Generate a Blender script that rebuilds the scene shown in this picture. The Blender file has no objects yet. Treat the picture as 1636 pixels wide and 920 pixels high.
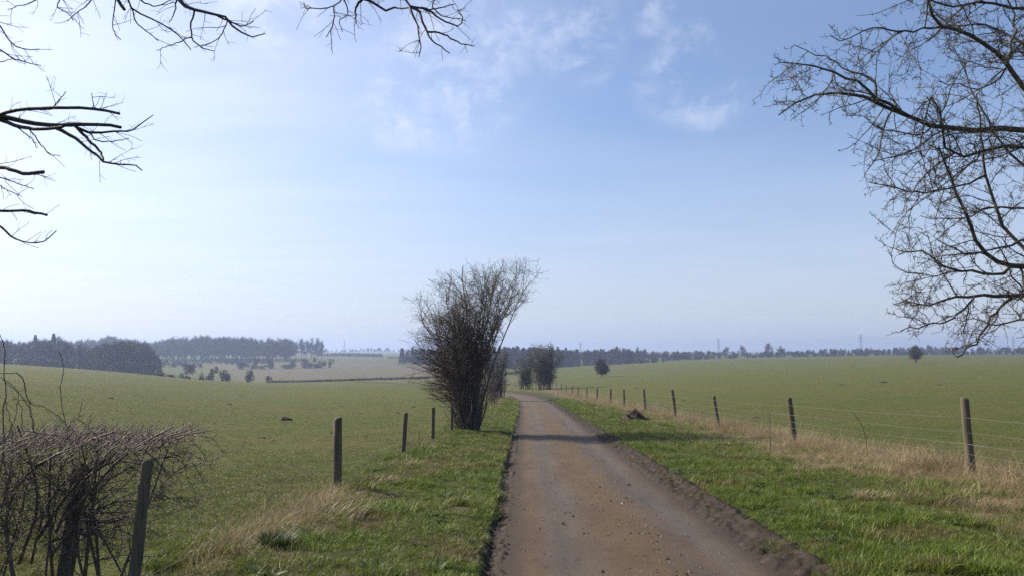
import bpy, math, random
import numpy as np
from mathutils import Vector

# ------------------------------------------------------------------ camera, world, sun, exposure
F = 1236.0                      # focal length in pixels of a 1636 px wide frame
EYE = 1.7
PITCH = math.atan(100 / F)
scene = bpy.context.scene
cam_data = bpy.data.cameras.new('camera')
cam_data.sensor_width = 36
cam_data.lens = 36 * F / 1636
cam_data.clip_start = 0.05
cam_data.clip_end = 20000
camera = bpy.data.objects.new('camera', cam_data)
scene.collection.objects.link(camera)
camera.location = (0, 0, EYE)
camera.rotation_euler = (math.radians(90) + PITCH, 0, 0)
scene.camera = camera

SUN_AZ = math.radians(-62)      # clockwise from +Y, so the sun stands to the left and a little ahead
SUN_EL = math.radians(33)
scene.view_settings.view_transform = 'Standard'
scene.view_settings.look = 'None'
scene.view_settings.gamma = 1
scene.view_settings.exposure = 0.64
scene.cycles.volume_bounces = 1
scene.cycles.max_bounces = 6
scene.cycles.use_denoising = False
scene.cycles.use_adaptive_sampling = False
scene.cycles.sample_clamp_indirect = 4

world = bpy.data.worlds.new('World')
scene.world = world
world.use_nodes = True
SKY_STRENGTH = 0.092


def build_world():
    nt = world.node_tree
    nt.nodes.clear()
    N, L = nt.nodes.new, nt.links.new
    out = N('ShaderNodeOutputWorld')
    bg = N('ShaderNodeBackground')
    bg.inputs['Strength'].default_value = SKY_STRENGTH
    sky = N('ShaderNodeTexSky')
    sky.sky_type = 'NISHITA'
    sky.sun_disc = False
    sky.sun_elevation = SUN_EL
    sky.sun_rotation = SUN_AZ
    sky.altitude = 100
    sky.air_density = 1.0
    sky.dust_density = 1.2
    sky.ozone_density = 3.0
    # thin broken cloud at one height, projected on a plane overhead
    tc = N('ShaderNodeTexCoord')
    sep = N('ShaderNodeSeparateXYZ')
    L(tc.outputs['Generated'], sep.inputs[0])

    def m(op, a, b=None, clamp=False):
        n = N('ShaderNodeMath')
        n.operation = op
        n.use_clamp = clamp
        for i, v in enumerate((a, b)):
            if v is None:
                continue
            if isinstance(v, (int, float)):
                n.inputs[i].default_value = v
            else:
                L(v, n.inputs[i])
        return n.outputs[0]
    zc = m('MAXIMUM', sep.outputs['Z'], 0.02)
    zc = m('ADD', zc, 0.06)
    px = m('DIVIDE', sep.outputs['X'], zc)
    py = m('DIVIDE', sep.outputs['Y'], zc)
    comb = N('ShaderNodeCombineXYZ')
    L(px, comb.inputs[0])
    L(py, comb.inputs[1])

    def noise(scale, detail, rough, loc, stretch=(1, 1, 1), dist=0.0, src=None):
        mp = N('ShaderNodeMapping')
        mp.inputs['Location'].default_value = loc
        mp.inputs['Scale'].default_value = stretch
        L(comb.outputs[0] if src is None else src, mp.inputs['Vector'])
        n = N('ShaderNodeTexNoise')
        n.inputs['Scale'].default_value = scale
        n.inputs['Detail'].default_value = detail
        n.inputs['Roughness'].default_value = rough
        n.inputs['Distortion'].default_value = dist
        L(mp.outputs[0], n.inputs['Vector'])
        return n.outputs['Fac']

    def ramp(v, a, b):
        n = N('ShaderNodeMapRange')
        n.interpolation_type = 'SMOOTHSTEP'
        n.inputs['From Min'].default_value = a
        n.inputs['From Max'].default_value = b
        L(v, n.inputs['Value'])
        return n.outputs['Result']

    def spot(d, inner, outer):
        v = Vector(d).normalized()
        n = N('ShaderNodeVectorMath')
        n.operation = 'DOT_PRODUCT'
        nv = N('ShaderNodeVectorMath')
        nv.operation = 'NORMALIZE'
        L(tc.outputs['Generated'], nv.inputs[0])
        L(nv.outputs[0], n.inputs[0])
        n.inputs[1].default_value = v
        return ramp(n.outputs['Value'], math.cos(math.radians(outer)), math.cos(math.radians(inner)))

    def pix(x, y):
        a, b = (x - 818) / F, (460 - y) / F
        return (a, math.cos(PITCH) - b * math.sin(PITCH), math.sin(PITCH) + b * math.cos(PITCH))
    # small puffs of cumulus: a few clouds stand where the photograph has them
    puff = ramp(noise(17.0, 9, 0.62, (3.1, 1.7, 0), (1, 1, 1.3), 0.3, tc.outputs['Generated']), 0.40, 0.74)
    where = None
    for (x, y, r) in ((815, 28, 3.4), (925, 62, 4.2), (1040, 20, 2.0), (1098, 66, 2.2), (1085, 130, 3.8), (1130, 160, 3.0),
                      (720, 110, 7.0), (430, 18, 4.5), (660, 160, 5.0)):
        s = spot(pix(x, y), 0.2, r)
        where = s if where is None else m('MAXIMUM', where, s)
    puff = m('MULTIPLY', puff, where)
    # thin sheets of cirrus, thicker towards the sun
    sd = (math.sin(SUN_AZ) * math.cos(SUN_EL), math.cos(SUN_AZ) * math.cos(SUN_EL), math.sin(SUN_EL))
    veil = ramp(noise(0.9, 8, 0.5, (0.4, 2.2, 0), (1.0, 2.2, 1), 0.5), 0.25, 0.80)
    near_sun = m('MULTIPLY', spot(sd, 6, 64), 0.66)
    veil = m('ADD', m('MULTIPLY', m('ADD', m('MULTIPLY', veil, 0.35), 0.62), near_sun), m('MULTIPLY', veil, 0.06))
    cover = m('ADD', m('ADD', m('MULTIPLY', puff, 0.30), 0.03), m('MULTIPLY', veil, 0.9), clamp=True)
    mix = N('ShaderNodeMix')
    mix.data_type = 'RGBA'
    L(cover, mix.inputs['Factor'])
    tint = N('ShaderNodeMix')
    tint.data_type = 'RGBA'
    tint.blend_type = 'MULTIPLY'
    tint.inputs['Factor'].default_value = 1.0
    tint.inputs['B'].default_value = SKY_TINT
    L(sky.outputs[0], tint.inputs['A'])
    # dust low in the air pales the sky towards the horizon
    low = N('ShaderNodeMix')
    low.data_type = 'RGBA'
    L(m('MULTIPLY', ramp(m('ABSOLUTE', sep.outputs['Z']), 0.34, 0.0), 0.62), low.inputs['Factor'])
    L(tint.outputs['Result'], low.inputs['A'])
    low.inputs['B'].default_value = DUST
    L(low.outputs['Result'], mix.inputs['A'])
    mix.inputs['B'].default_value = CLOUD
    L(mix.outputs['Result'], bg.inputs['Color'])
    L(bg.outputs[0], out.inputs['Surface'])


DUST = (4.5, 4.85, 5.9, 1)
SKY_TINT = (0.96, 1.02, 1.14, 1)
CLOUD = (8.2, 8.2, 8.9, 1)
build_world()

sun_data = bpy.data.lights.new('sun', 'SUN')
sun_data.energy = 5.0
sun_data.angle = math.radians(0.5)
sun_data.color = (1.0, 0.90, 0.75)
sun = bpy.data.objects.new('sun', sun_data)
scene.collection.objects.link(sun)
SUN_DIR = Vector((math.sin(SUN_AZ) * math.cos(SUN_EL), math.cos(SUN_AZ) * math.cos(SUN_EL), math.sin(SUN_EL)))
sun.rotation_euler = SUN_DIR.to_track_quat('Z', 'Y').to_euler()

C = scene.collection
RNG = np.random.default_rng(7)
HAZE_DENSITY = 0.00037


# ------------------------------------------------------------------ small helpers
def tag(o, label=None, cat=None, group=None, kind=None):
    if label:
        o['label'] = label
    if cat:
        o['category'] = cat
    if group:
        o['group'] = group
    if kind:
        o['kind'] = kind
    return o


def thing(name, label, cat, loc=(0, 0, 0), rotz=0.0, group=None):
    o = bpy.data.objects.new(name, None)
    o.empty_display_size = 0.2
    o.location = loc
    o.rotation_euler = (0, 0, rotz)
    C.objects.link(o)
    return tag(o, label, cat, group)


def mesh_np(name, verts, quads=None, tris=None, smooth=True):
    me = bpy.data.meshes.new(name)
    verts = np.asarray(verts, np.float32).reshape(-1, 3)
    me.vertices.add(len(verts))
    me.vertices.foreach_set('co', verts.ravel())
    loops, starts, totals = [], [], []
    off = 0
    for arr, k in ((quads, 4), (tris, 3)):
        if arr is None or len(arr) == 0:
            continue
        arr = np.asarray(arr, np.int32).reshape(-1, k)
        loops.append(arr.ravel())
        starts.append(off + np.arange(len(arr), dtype=np.int32) * k)
        totals.append(np.full(len(arr), k, np.int32))
        off += arr.size
    if off:
        lp = np.concatenate(loops)
        st = np.concatenate(starts)
        me.loops.add(len(lp))
        me.loops.foreach_set('vertex_index', lp)
        me.polygons.add(len(st))
        me.polygons.foreach_set('loop_start', st)
        me.polygons.foreach_set('use_smooth', np.full(len(st), smooth))
        me.update(calc_edges=True)
        me.validate()
    return me


def obj(name, me, mat=None, parent=None):
    o = bpy.data.objects.new(name, me)
    if mat is not None and len(me.materials) == 0:
        me.materials.append(mat)
    C.objects.link(o)
    if parent is not None:
        o.parent = parent
    return o


def join_np(parts):
    """parts: list of (verts, quads, tris) -> one (verts, quads, tris)"""
    V, Q, T, off = [], [], [], 0
    for v, q, t in parts:
        v = np.asarray(v, float).reshape(-1, 3)
        V.append(v)
        if q is not None and len(q):
            Q.append(np.asarray(q).reshape(-1, 4) + off)
        if t is not None and len(t):
            T.append(np.asarray(t).reshape(-1, 3) + off)
        off += len(v)
    return (np.concatenate(V), np.concatenate(Q) if Q else None, np.concatenate(T) if T else None)


def tubes(P, R, k):
    """P (N,n,3) polylines, R (N,n) radii, k sides."""
    N, n, _ = P.shape
    T = np.gradient(P, axis=1)
    T /= np.linalg.norm(T, axis=2, keepdims=True) + 1e-9
    D = P[:, -1] - P[:, 0]
    ax = np.argmin(np.abs(D), axis=1)
    ref = np.eye(3)[ax][:, None, :]
    U = np.cross(T, ref)
    U /= np.linalg.norm(U, axis=2, keepdims=True) + 1e-9
    W = np.cross(T, U)
    a = np.arange(k) * 2 * math.pi / k
    ring = U[:, :, None, :] * np.cos(a)[None, None, :, None] + W[:, :, None, :] * np.sin(a)[None, None, :, None]
    V = P[:, :, None, :] + ring * R[:, :, None, None]
    base = (np.arange(N) * n * k)[:, None, None]
    i = np.arange(n - 1)[None, :, None] * k
    j = np.arange(k)[None, None, :]
    j2 = (np.arange(k) + 1) % k
    j2 = j2[None, None, :]
    q = np.stack([base + i + j, base + i + j2, base + i + k + j2, base + i + k + j], -1)
    return V.reshape(-1, 3), q.reshape(-1, 4), None


def smoothstep(a, b, x):
    t = np.clip((np.asarray(x, float) - a) / (b - a), 0, 1)
    return t * t * (3 - 2 * t)


def _hash(ix, iy, s):
    h = (ix.astype(np.int64) * 374761393 + iy.astype(np.int64) * 668265263 + s * 974634777) & 0xffffffff
    h = ((h ^ (h >> 13)) * 1274126177) & 0xffffffff
    return ((h ^ (h >> 16)) & 0xffff) / 65535.0


def vnoise(x, y, s=0):
    x = np.asarray(x, float)
    y = np.asarray(y, float)
    ix, iy = np.floor(x), np.floor(y)
    fx, fy = x - ix, y - iy
    fx = fx * fx * (3 - 2 * fx)
    fy = fy * fy * (3 - 2 * fy)
    a = _hash(ix, iy, s)
    b = _hash(ix + 1, iy, s)
    c = _hash(ix, iy + 1, s)
    d = _hash(ix + 1, iy + 1, s)
    return (a * (1 - fx) + b * fx) * (1 - fy) + (c * (1 - fx) + d * fx) * fy


def fbm(x, y, s=0, o=4):
    v, a, tot = 0.0, 1.0, 0.0
    for i in range(o):
        v = v + a * vnoise(x * 2 ** i, y * 2 ** i, s + i)
        tot += a
        a *= 0.5
    return v / tot


def ray(x, y):
    a, b = (x - 818) / F, (460 - y) / F
    return np.array((a, math.cos(PITCH) - b * math.sin(PITCH), math.sin(PITCH) + b * math.cos(PITCH)))


def at(x, y, Y):
    """the point seen at pixel (x, y) that lies Y metres ahead"""
    r = ray(x, y)
    return np.array((0, 0, EYE)) + r * (Y / r[1])


# ------------------------------------------------------------------ lie of the land
SLOPE = -0.0409
COLS = [
    (-400, [(6, 800), (10, 720), (20, 640), (40, 605), (80, 590), (150, 580), (250, 574), (400, 572), (600, 570), (1000, 567), (5600, 561)]),
    (0, [(6, 880), (10, 775), (20, 672), (40, 622), (80, 600), (150, 586), (250, 578.5), (350, 580), (480, 580), (700, 573), (1000, 569), (2000, 564), (5600, 561)]),
    (200, [(6, 900), (10, 790), (20, 700), (40, 645), (80, 616), (150, 601), (250, 593), (350, 597), (480, 592), (700, 578), (1000, 570), (2000, 564), (5600, 561)]),
    (300, [(6, 920), (20, 715), (40, 660), (80, 629), (150, 611), (250, 603.5), (330, 608), (420, 605), (600, 588), (800, 577), (1000, 571), (2000, 564), (5600, 561)]),
    (430, [(6, 940), (20, 722), (40, 666), (60, 648), (100, 630), (160, 619), (250, 612.5), (320, 611.5), (420, 603), (600, 589), (800, 577), (1000, 571), (1300, 567), (2000, 564), (5600, 561)]),
    (650, [(6, 960), (20, 716), (30, 683), (50, 655), (80, 636), (120, 624), (180, 615), (300, 605), (420, 596), (600, 584), (900, 572), (1300, 566), (2000, 563), (5600, 561)]),
    (818, [(6, 961), (12, 786), (20, 716), (30, 681), (40, 663.5), (60, 646), (80, 637.3), (110, 630), (140, 626), (160, 622), (220, 611), (300, 599), (380, 590), (450, 588), (600, 590), (800, 583), (1200, 572), (2500, 564), (5600, 561)]),
    (900, [(6, 961), (12, 786), (20, 716), (30, 681), (40, 663.5), (60, 646), (80, 637), (110, 630), (150, 617), (220, 608), (300, 600), (400, 591), (500, 585), (600, 588), (800, 580), (1200, 571), (2500, 564), (5600, 561)]),
    (961, [(6, 961), (12, 786), (20, 716), (40, 663), (64, 649), (100, 629), (150, 614), (240, 602), (350, 592), (450, 586), (520, 583), (620, 584), (800, 577), (1200, 569), (2500, 564), (5600, 561)]),
    (1142, [(6, 950), (12, 780), (20, 712), (28, 684), (50, 648), (80, 626), (120, 612), (200, 598), (300, 587), (450, 577), (540, 574.5), (650, 574), (900, 569), (1500, 565), (5600, 561)]),
    (1462, [(6, 930), (14, 748), (30, 672), (60, 627), (100, 606), (160, 591), (257, 580), (400, 570), (540, 566.5), (700, 567), (1000, 565), (2000, 563), (5600, 561)]),
    (1636, [(6, 920), (11.2, 778), (30, 668), (60, 623), (100, 603), (200, 583), (400, 569), (540, 566), (700, 566.5), (1000, 564.5), (5600, 561)]),
    (2300, [(6, 900), (11, 760), (30, 660), (60, 618), (100, 599), (200, 580), (400, 568), (540, 565), (1000, 564), (5600, 561)]),
]


def build_table():
    lf = np.linspace(math.log(6), math.log(5600), 400)
    tx = np.linspace(-400, 2300, 271)
    rows = []
    for x, prof in COLS:
        ys = []
        for Y, yi in prof:
            r = ray(x, yi)
            ys.append(r[2] / r[1])
        rows.append(np.interp(lf, [math.log(p[0]) for p in prof], ys))
    rows = np.array(rows)
    xs = [c[0] for c in COLS]
    tab = np.array([np.interp(tx, xs, rows[:, i]) for i in range(len(lf))])   # (lf, tx)

    def blur(A, s, axis):
        k = np.exp(-0.5 * (np.arange(-3 * s, 3 * s + 1) / s) ** 2)
        k /= k.sum()
        B = np.pad(A, [(3 * s, 3 * s) if i == axis else (0, 0) for i in range(2)], mode='edge')
        return np.apply_along_axis(lambda v: np.convolve(v, k, 'valid'), axis, B)
    tab = blur(tab, 5, 1)
    tab = blur(tab, 5, 0)
    return lf, tx, tab


LF, TX, TAB = build_table()
_RCY = [-60, -10, 6.8, 15, 23, 43, 60, 78, 95, 106, 117, 128, 140, 155, 170, 200, 260]
_RCX = [0.2, 1.0, 1.17, 1.28, 1.42, 1.75, 1.95, 1.87, 1.30, 0.62, -0.4, -2.0, -4.5, -8.5, -13.5, -25, -52]
_ry = np.linspace(-60, 260, 1281)
_rx = np.interp(_ry, _RCY, _RCX)
_k = np.exp(-0.5 * (np.arange(-36, 37) / 12.0) ** 2)
_rx = np.convolve(np.pad(_rx, 36, mode='edge'), _k / _k.sum(), 'valid')


def road_x(Y):
    return np.interp(Y, _ry, _rx)


def cross(u):
    """height of the verge over the road, u metres right of the road's centre line"""
    right = np.interp(u, [1.15, 1.3, 1.55, 1.8, 2.4, 4, 6, 8], [-0.05, -0.02, 0.03, 0.075, 0.10, 0.13, 0.17, 0.15])
    left = np.interp(-u, [1.15, 1.30, 1.42, 1.52, 1.8, 3.0, 3.9, 5], [-0.07, -0.12, -0.10, 0.07, 0.11, 0.13, 0.15, 0.06])
    return np.where(np.abs(u) < 1.15, -0.05, np.where(u > 0, right, left))


def height(X, Y, bumps=True):
    X = np.asarray(X, float)
    Y = np.asarray(Y, float)
    Yc = np.clip(Y, 6, 5600)
    px = np.clip(818 + F * X / np.maximum(Yc, 1), -400, 2300)
    fi = (np.log(Yc) - LF[0]) / (LF[1] - LF[0])
    fj = (px - TX[0]) / (TX[1] - TX[0])
    i = np.clip(fi.astype(int), 0, len(LF) - 2)
    j = np.clip(fj.astype(int), 0, len(TX) - 2)
    a, b = fi - i, fj - j
    s = (TAB[i, j] * (1 - a) * (1 - b) + TAB[i + 1, j] * a * (1 - b) + TAB[i, j + 1] * (1 - a) * b + TAB[i + 1, j + 1] * a * b)
    zf = EYE + s * Yc
    near = SLOPE * np.minimum(Y, 30) + np.clip(0.06 * (-X - 4), 0, 1.2) + 0.15 * smoothstep(3, 6, np.abs(X))
    w = smoothstep(9, 24, Y)
    z = near * (1 - w) + zf * w
    u = X - road_x(Y)
    cw = (1 - smoothstep(3.0, 7.5, np.abs(u))) * (1 - smoothstep(150, 190, Y))
    cw = np.where(u < 0, (1 - smoothstep(3.2, 5.5, -u)) * (1 - smoothstep(150, 190, Y)), cw)
    z = z * (1 - cw) + (SLOPE * Y + cross(u)) * cw
    if bumps:
        off = smoothstep(1.4, 2.0, np.abs(u))
        verge = off * (1 - smoothstep(6.0, 8.5, np.abs(u - 0.5)))
        z = z + verge * (0.16 * (fbm(X * 1.3, Y * 1.3, 3) - 0.5) + 0.07 * (fbm(X * 5, Y * 5, 9, 3) - 0.5)) * np.clip(1.2 - Y / 200, 0, 1)
        z = z + off * (1 - verge) * 0.06 * (fbm(X * 0.9, Y * 0.9, 5, 3) - 0.5) * (Y < 150)
        z = z + off * 0.5 * (fbm(X / 60, Y / 60, 21, 3) - 0.5) * smoothstep(60, 250, Y)
    return z


def ground(x, y):
    """where the line of sight through pixel (x, y) meets the land"""
    r = ray(x, y)
    Y = np.geomspace(5, 4000, 6000)
    X = r[0] / r[1] * Y
    z = EYE + r[2] / r[1] * Y
    h = height(X, Y, False)
    k = np.nonzero(z <= h)[0]
    i = k[0] if len(k) else len(Y) - 1
    return np.array((X[i], Y[i], float(height(X[i], Y[i]))))


def stand(X, Y, sink=0.0):
    return np.array((X, Y, float(height(X, Y)) - sink))


# ------------------------------------------------------------------ materials
def new_mat(name):
    m = bpy.data.materials.new(name)
    m.use_nodes = True
    nt = m.node_tree
    b = nt.nodes['Principled BSDF']
    b.inputs['Specular IOR Level'].default_value = 0.25
    b.inputs['Roughness'].default_value = 0.9
    return m, nt, b


class NT:
    def __init__(self, nt):
        self.nt = nt

    def n(self, t, **kw):
        x = self.nt.nodes.new(t)
        for k, v in kw.items():
            setattr(x, k, v)
        return x

    def link(self, a, b):
        self.nt.links.new(a, b)

    def noise(self, vec, scale, detail=4, rough=0.6, dist=0.0):
        x = self.n('ShaderNodeTexNoise')
        x.inputs['Scale'].default_value = scale
        x.inputs['Detail'].default_value = detail
        x.inputs['Roughness'].default_value = rough
        x.inputs['Distortion'].default_value = dist
        if vec is not None:
            self.link(vec, x.inputs['Vector'])
        return x.outputs['Fac']

    def rng(self, v, a, b, c=0.0, d=1.0):
        x = self.n('ShaderNodeMapRange')
        x.interpolation_type = 'SMOOTHSTEP'
        for k, val in (('From Min', a), ('From Max', b), ('To Min', c), ('To Max', d)):
            x.inputs[k].default_value = val
        self.link(v, x.inputs['Value'])
        return x.outputs['Result']

    def math(self, op, a, b=None, clamp=False):
        x = self.n('ShaderNodeMath', operation=op, use_clamp=clamp)
        for i, v in enumerate((a, b)):
            if v is None:
                continue
            if isinstance(v, (int, float)):
                x.inputs[i].default_value = v
            else:
                self.link(v, x.inputs[i])
        return x.outputs[0]

    def mix(self, f, a, b, blend='MIX'):
        x = self.n('ShaderNodeMix', data_type='RGBA', blend_type=blend)
        for s, v in (('Factor', f), ('A', a), ('B', b)):
            if isinstance(v, (int, float)):
                x.inputs[s].default_value = v
            elif isinstance(v, tuple):
                x.inputs[s].default_value = v if len(v) == 4 else (*v, 1)
            else:
                self.link(v, x.inputs[s])
        return x.outputs['Result']

    def scaled(self, vec, s, loc=(0, 0, 0)):
        x = self.n('ShaderNodeMapping')
        x.inputs['Scale'].default_value = s
        x.inputs['Location'].default_value = loc
        self.link(vec, x.inputs['Vector'])
        return x.outputs[0]

    def bump(self, h, strength, dist, target):
        x = self.n('ShaderNodeBump')
        x.inputs['Strength'].default_value = strength
        x.inputs['Distance'].default_value = dist
        self.link(h, x.inputs['Height'])
        self.link(x.outputs[0], target)

    def pos(self):
        return self.n('ShaderNodeNewGeometry').outputs['Position']

    def attr(self, name):
        return self.n('ShaderNodeAttribute', attribute_name=name)


def mat_ground():
    m, nt, b = new_mat('turf')
    t = NT(nt)
    p = t.pos()
    big = t.noise(t.scaled(p, (0.018, 0.075, 0.02)), 1, 6, 0.66)
    mid = t.noise(t.scaled(p, (0.30, 0.42, 0.3)), 1, 6, 0.68)
    fine = t.noise(p, 5.0, 5, 0.7)
    fine2 = t.noise(p, 40.0, 3, 0.7)
    green = t.mix(t.rng(fine, 0.3, 0.7), (0.062, 0.086, 0.013), (0.115, 0.142, 0.026))
    olive = t.mix(t.rng(fine, 0.3, 0.7), (0.092, 0.093, 0.021), (0.155, 0.148, 0.044))
    field = t.mix(t.math('ADD', t.math('MULTIPLY', t.rng(mid, 0.40, 0.64), 0.70), t.math('MULTIPLY', t.rng(big, 0.38, 0.62), 0.50)), green, olive)
    bare = t.rng(t.math('ADD', t.math('MULTIPLY', t.noise(t.scaled(p, (0.9, 1.3, 1)), 1, 6, 0.75), 0.7), t.math('MULTIPLY', big, 0.3)), 0.52, 0.62)
    field = t.mix(t.math('MULTIPLY', bare, 0.75), field, (0.105, 0.078, 0.040))
    at_ = t.attr('cover')
    sep = t.n('ShaderNodeSeparateColor')
    t.link(at_.outputs['Color'], sep.inputs[0])
    lush, straw, brown = sep.outputs[0], sep.outputs[1], sep.outputs[2]
    verge = t.mix(t.rng(fine, 0.35, 0.65), (0.035, 0.046, 0.011), (0.075, 0.092, 0.022))
    verge = t.mix(t.rng(mid, 0.48, 0.66), verge, (0.105, 0.080, 0.040))
    col = t.mix(lush, field, verge)
    dead = t.mix(t.rng(fine, 0.3, 0.7), (0.12, 0.092, 0.055), (0.27, 0.21, 0.125))
    col = t.mix(t.math('MULTIPLY', straw, t.rng(fine, 0.15, 0.55, 0.4, 1.0)), col, dead)
    plough = t.mix(t.rng(t.noise(t.scaled(p, (0.03, 0.30, 0.1)), 1, 4, 0.6), 0.35, 0.65), (0.120, 0.104, 0.058), (0.155, 0.132, 0.080))
    col = t.mix(brown, col, plough)
    col = t.mix(t.math('MULTIPLY', t.rng(fine2, 0.35, 0.6), 0.35), col, (0.025, 0.028, 0.01))
    t.link(col, b.inputs['Base Color'])
    b.inputs['Specular IOR Level'].default_value = 0.1
    t.bump(t.math('ADD', t.math('MULTIPLY', fine, 1.0), t.math('MULTIPLY', fine2, 0.35)), 0.9, 0.10, b.inputs['Normal'])
    return m


def mat_road():
    m, nt, b = new_mat('muddy tarmac')
    t = NT(nt)
    uv = t.n('ShaderNodeUVMap', uv_map='UVMap').outputs[0]      # metres: across, along
    sep = t.n('ShaderNodeSeparateXYZ')
    t.link(uv, sep.inputs[0])
    wob = t.math('MULTIPLY', t.math('SUBTRACT', t.noise(t.scaled(uv, (0.3, 0.25, 1)), 1, 3), 0.5), 0.45)
    u = t.math('ADD', sep.outputs[0], wob)
    grain = t.noise(uv, 130, 3, 0.75)
    gravel = t.noise(uv, 46, 4, 0.7)
    blot = t.noise(t.scaled(uv, (1.6, 0.55, 1)), 1, 6, 0.65)
    mud = t.mix(t.rng(blot, 0.3, 0.7), (0.088, 0.055, 0.031), (0.128, 0.083, 0.050))
    tar = t.mix(t.rng(blot, 0.3, 0.7), (0.076, 0.063, 0.051), (0.106, 0.091, 0.075))

    def band(c, w, soft):
        d = t.math('ABSOLUTE', t.math('SUBTRACT', u, c))
        return t.rng(d, w, w + soft, 1.0, 0.0)
    tracks = t.math('MAXIMUM', band(-0.55, 0.12, 0.28), band(0.72, 0.16, 0.36))
    patch = t.rng(t.noise(t.scaled(uv, (2.2, 0.16, 1), (3, 1, 0)), 1, 5, 0.6), 0.30, 0.62)
    col = t.mix(t.math('MULTIPLY', tracks, patch), mud, tar)
    moss = t.math('MULTIPLY', band(0.12, 0.10, 0.35), t.rng(t.noise(t.scaled(uv, (3, 0.8, 1)), 1, 6, 0.7), 0.35, 0.65))
    col = t.mix(t.math('MULTIPLY', moss, 0.62), col, (0.108, 0.076, 0.026))
    stripe = t.math('MULTIPLY', band(-0.80, 0.015, 0.11), t.rng(t.noise(t.scaled(uv, (1, 0.15, 1)), 1, 3), 0.3, 0.6))
    col = t.mix(t.math('MULTIPLY', stripe, 0.5), col, (0.138, 0.102, 0.075))
    stripe2 = t.math('MULTIPLY', band(0.80, 0.02, 0.09), t.rng(t.noise(t.scaled(uv, (1, 0.3, 1), (5, 0, 0)), 1, 3), 0.4, 0.6))
    col = t.mix(t.math('MULTIPLY', stripe2, 0.4), col, (0.118, 0.101, 0.079))
    edge = t.rng(t.math('ABSOLUTE', sep.outputs[0]), 0.95, 1.22)
    col = t.mix(t.math('MULTIPLY', edge, 0.75), col, (0.044, 0.030, 0.021))
    col = t.mix(t.rng(gravel, 0.52, 0.66, 0.0, 0.6), col, (0.050, 0.038, 0.030))
    col = t.mix(t.rng(grain, 0.60, 0.75, 0.0, 0.55), col, (0.22, 0.185, 0.155))
    col = t.mix(t.rng(grain, 0.42, 0.28, 0.0, 0.65), col, (0.045, 0.035, 0.028))
    t.link(col, b.inputs['Base Color'])
    b.inputs['Roughness'].default_value = 0.8
    dirt = t.noise(t.scaled(uv, (5, 3.2, 1), (2, 7, 0)), 1, 7, 0.78)
    col = t.mix(t.rng(dirt, 0.54, 0.66, 0.0, 0.5), col, (0.034, 0.026, 0.019))
    col = t.mix(t.rng(dirt, 0.40, 0.30, 0.0, 0.4), col, (0.130, 0.106, 0.082))
    t.link(col, b.inputs['Base Color'])
    t.bump(t.math('ADD', grain, t.math('MULTIPLY', gravel, 0.8)), 1.0, 0.012, b.inputs['Normal'])
    return m


def mat_mud():
    m, nt, b = new_mat('wet mud')
    t = NT(nt)
    p = t.pos()
    a = t.noise(p, 7, 5, 0.7)
    f = t.noise(p, 60, 4, 0.7)
    col = t.mix(t.rng(a, 0.3, 0.7), (0.016, 0.011, 0.008), (0.046, 0.031, 0.021))
    col = t.mix(t.rng(f, 0.55, 0.75, 0, 0.5), col, (0.064, 0.046, 0.033))
    t.link(col, b.inputs['Base Color'])
    b.inputs['Roughness'].default_value = 0.75
    t.bump(f, 0.8, 0.012, b.inputs['Normal'])
    return m


def mat_blade(name, c0, c1, c2, trans=0.35):
    m, nt, b = new_mat(name)
    t = NT(nt)
    oi = t.n('ShaderNodeObjectInfo')
    p = t.pos()
    patch = t.noise(p, 0.9, 4, 0.65)
    col = t.mix(oi.outputs['Random'], c0, c1)
    col = t.mix(t.rng(patch, 0.50, 0.66), col, c2)
    t.link(col, b.inputs['Base Color'])
    b.inputs['Roughness'].default_value = 0.5
    b.inputs['Specular IOR Level'].default_value = 0.30
    tr = t.n('ShaderNodeBsdfTranslucent')
    t.link(col, tr.inputs['Color'])
    mx = t.n('ShaderNodeMixShader')
    mx.inputs[0].default_value = trans
    t.link(b.outputs[0], mx.inputs[1])
    t.link(tr.outputs[0], mx.inputs[2])
    t.link(mx.outputs[0], nt.nodes['Material Output'].inputs['Surface'])
    return m


def mat_bark(name, c0, c1, c2, scale=14.0, lich=0.62):
    m, nt, b = new_mat(name)
    t = NT(nt)
    p = t.pos()
    a = t.noise(p, scale, 5, 0.65)
    l = t.noise(p, scale * 0.45, 5, 0.7)
    col = t.mix(t.rng(a, 0.3, 0.7), c0, c1)
    col = t.mix(t.rng(l, lich, lich + 0.12), col, c2)
    t.link(col, b.inputs['Base Color'])
    b.inputs['Roughness'].default_value = 0.7
    b.inputs['Specular IOR Level'].default_value = 0.35
    t.bump(a, 0.5, 0.01, b.inputs['Normal'])
    return m


def mat_post():
    m, nt, b = new_mat('weathered timber')
    t = NT(nt)
    p = t.pos()
    oi = t.n('ShaderNodeObjectInfo')
    g = t.noise(t.scaled(p, (38, 38, 2.4)), 1, 5, 0.65)
    l = t.noise(p, 9, 5, 0.7)
    col = t.mix(t.rng(g, 0.28, 0.72), (0.055, 0.044, 0.030), (0.165, 0.140, 0.098))
    col = t.mix(t.rng(l, 0.52, 0.70, 0, 0.7), col, (0.105, 0.110, 0.058))
    col = t.mix(t.math('MULTIPLY', oi.outputs['Random'], 0.5), col, (0.075, 0.060, 0.042))
    t.link(col, b.inputs['Base Color'])
    t.bump(g, 0.7, 0.008, b.inputs['Normal'])
    return m


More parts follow.
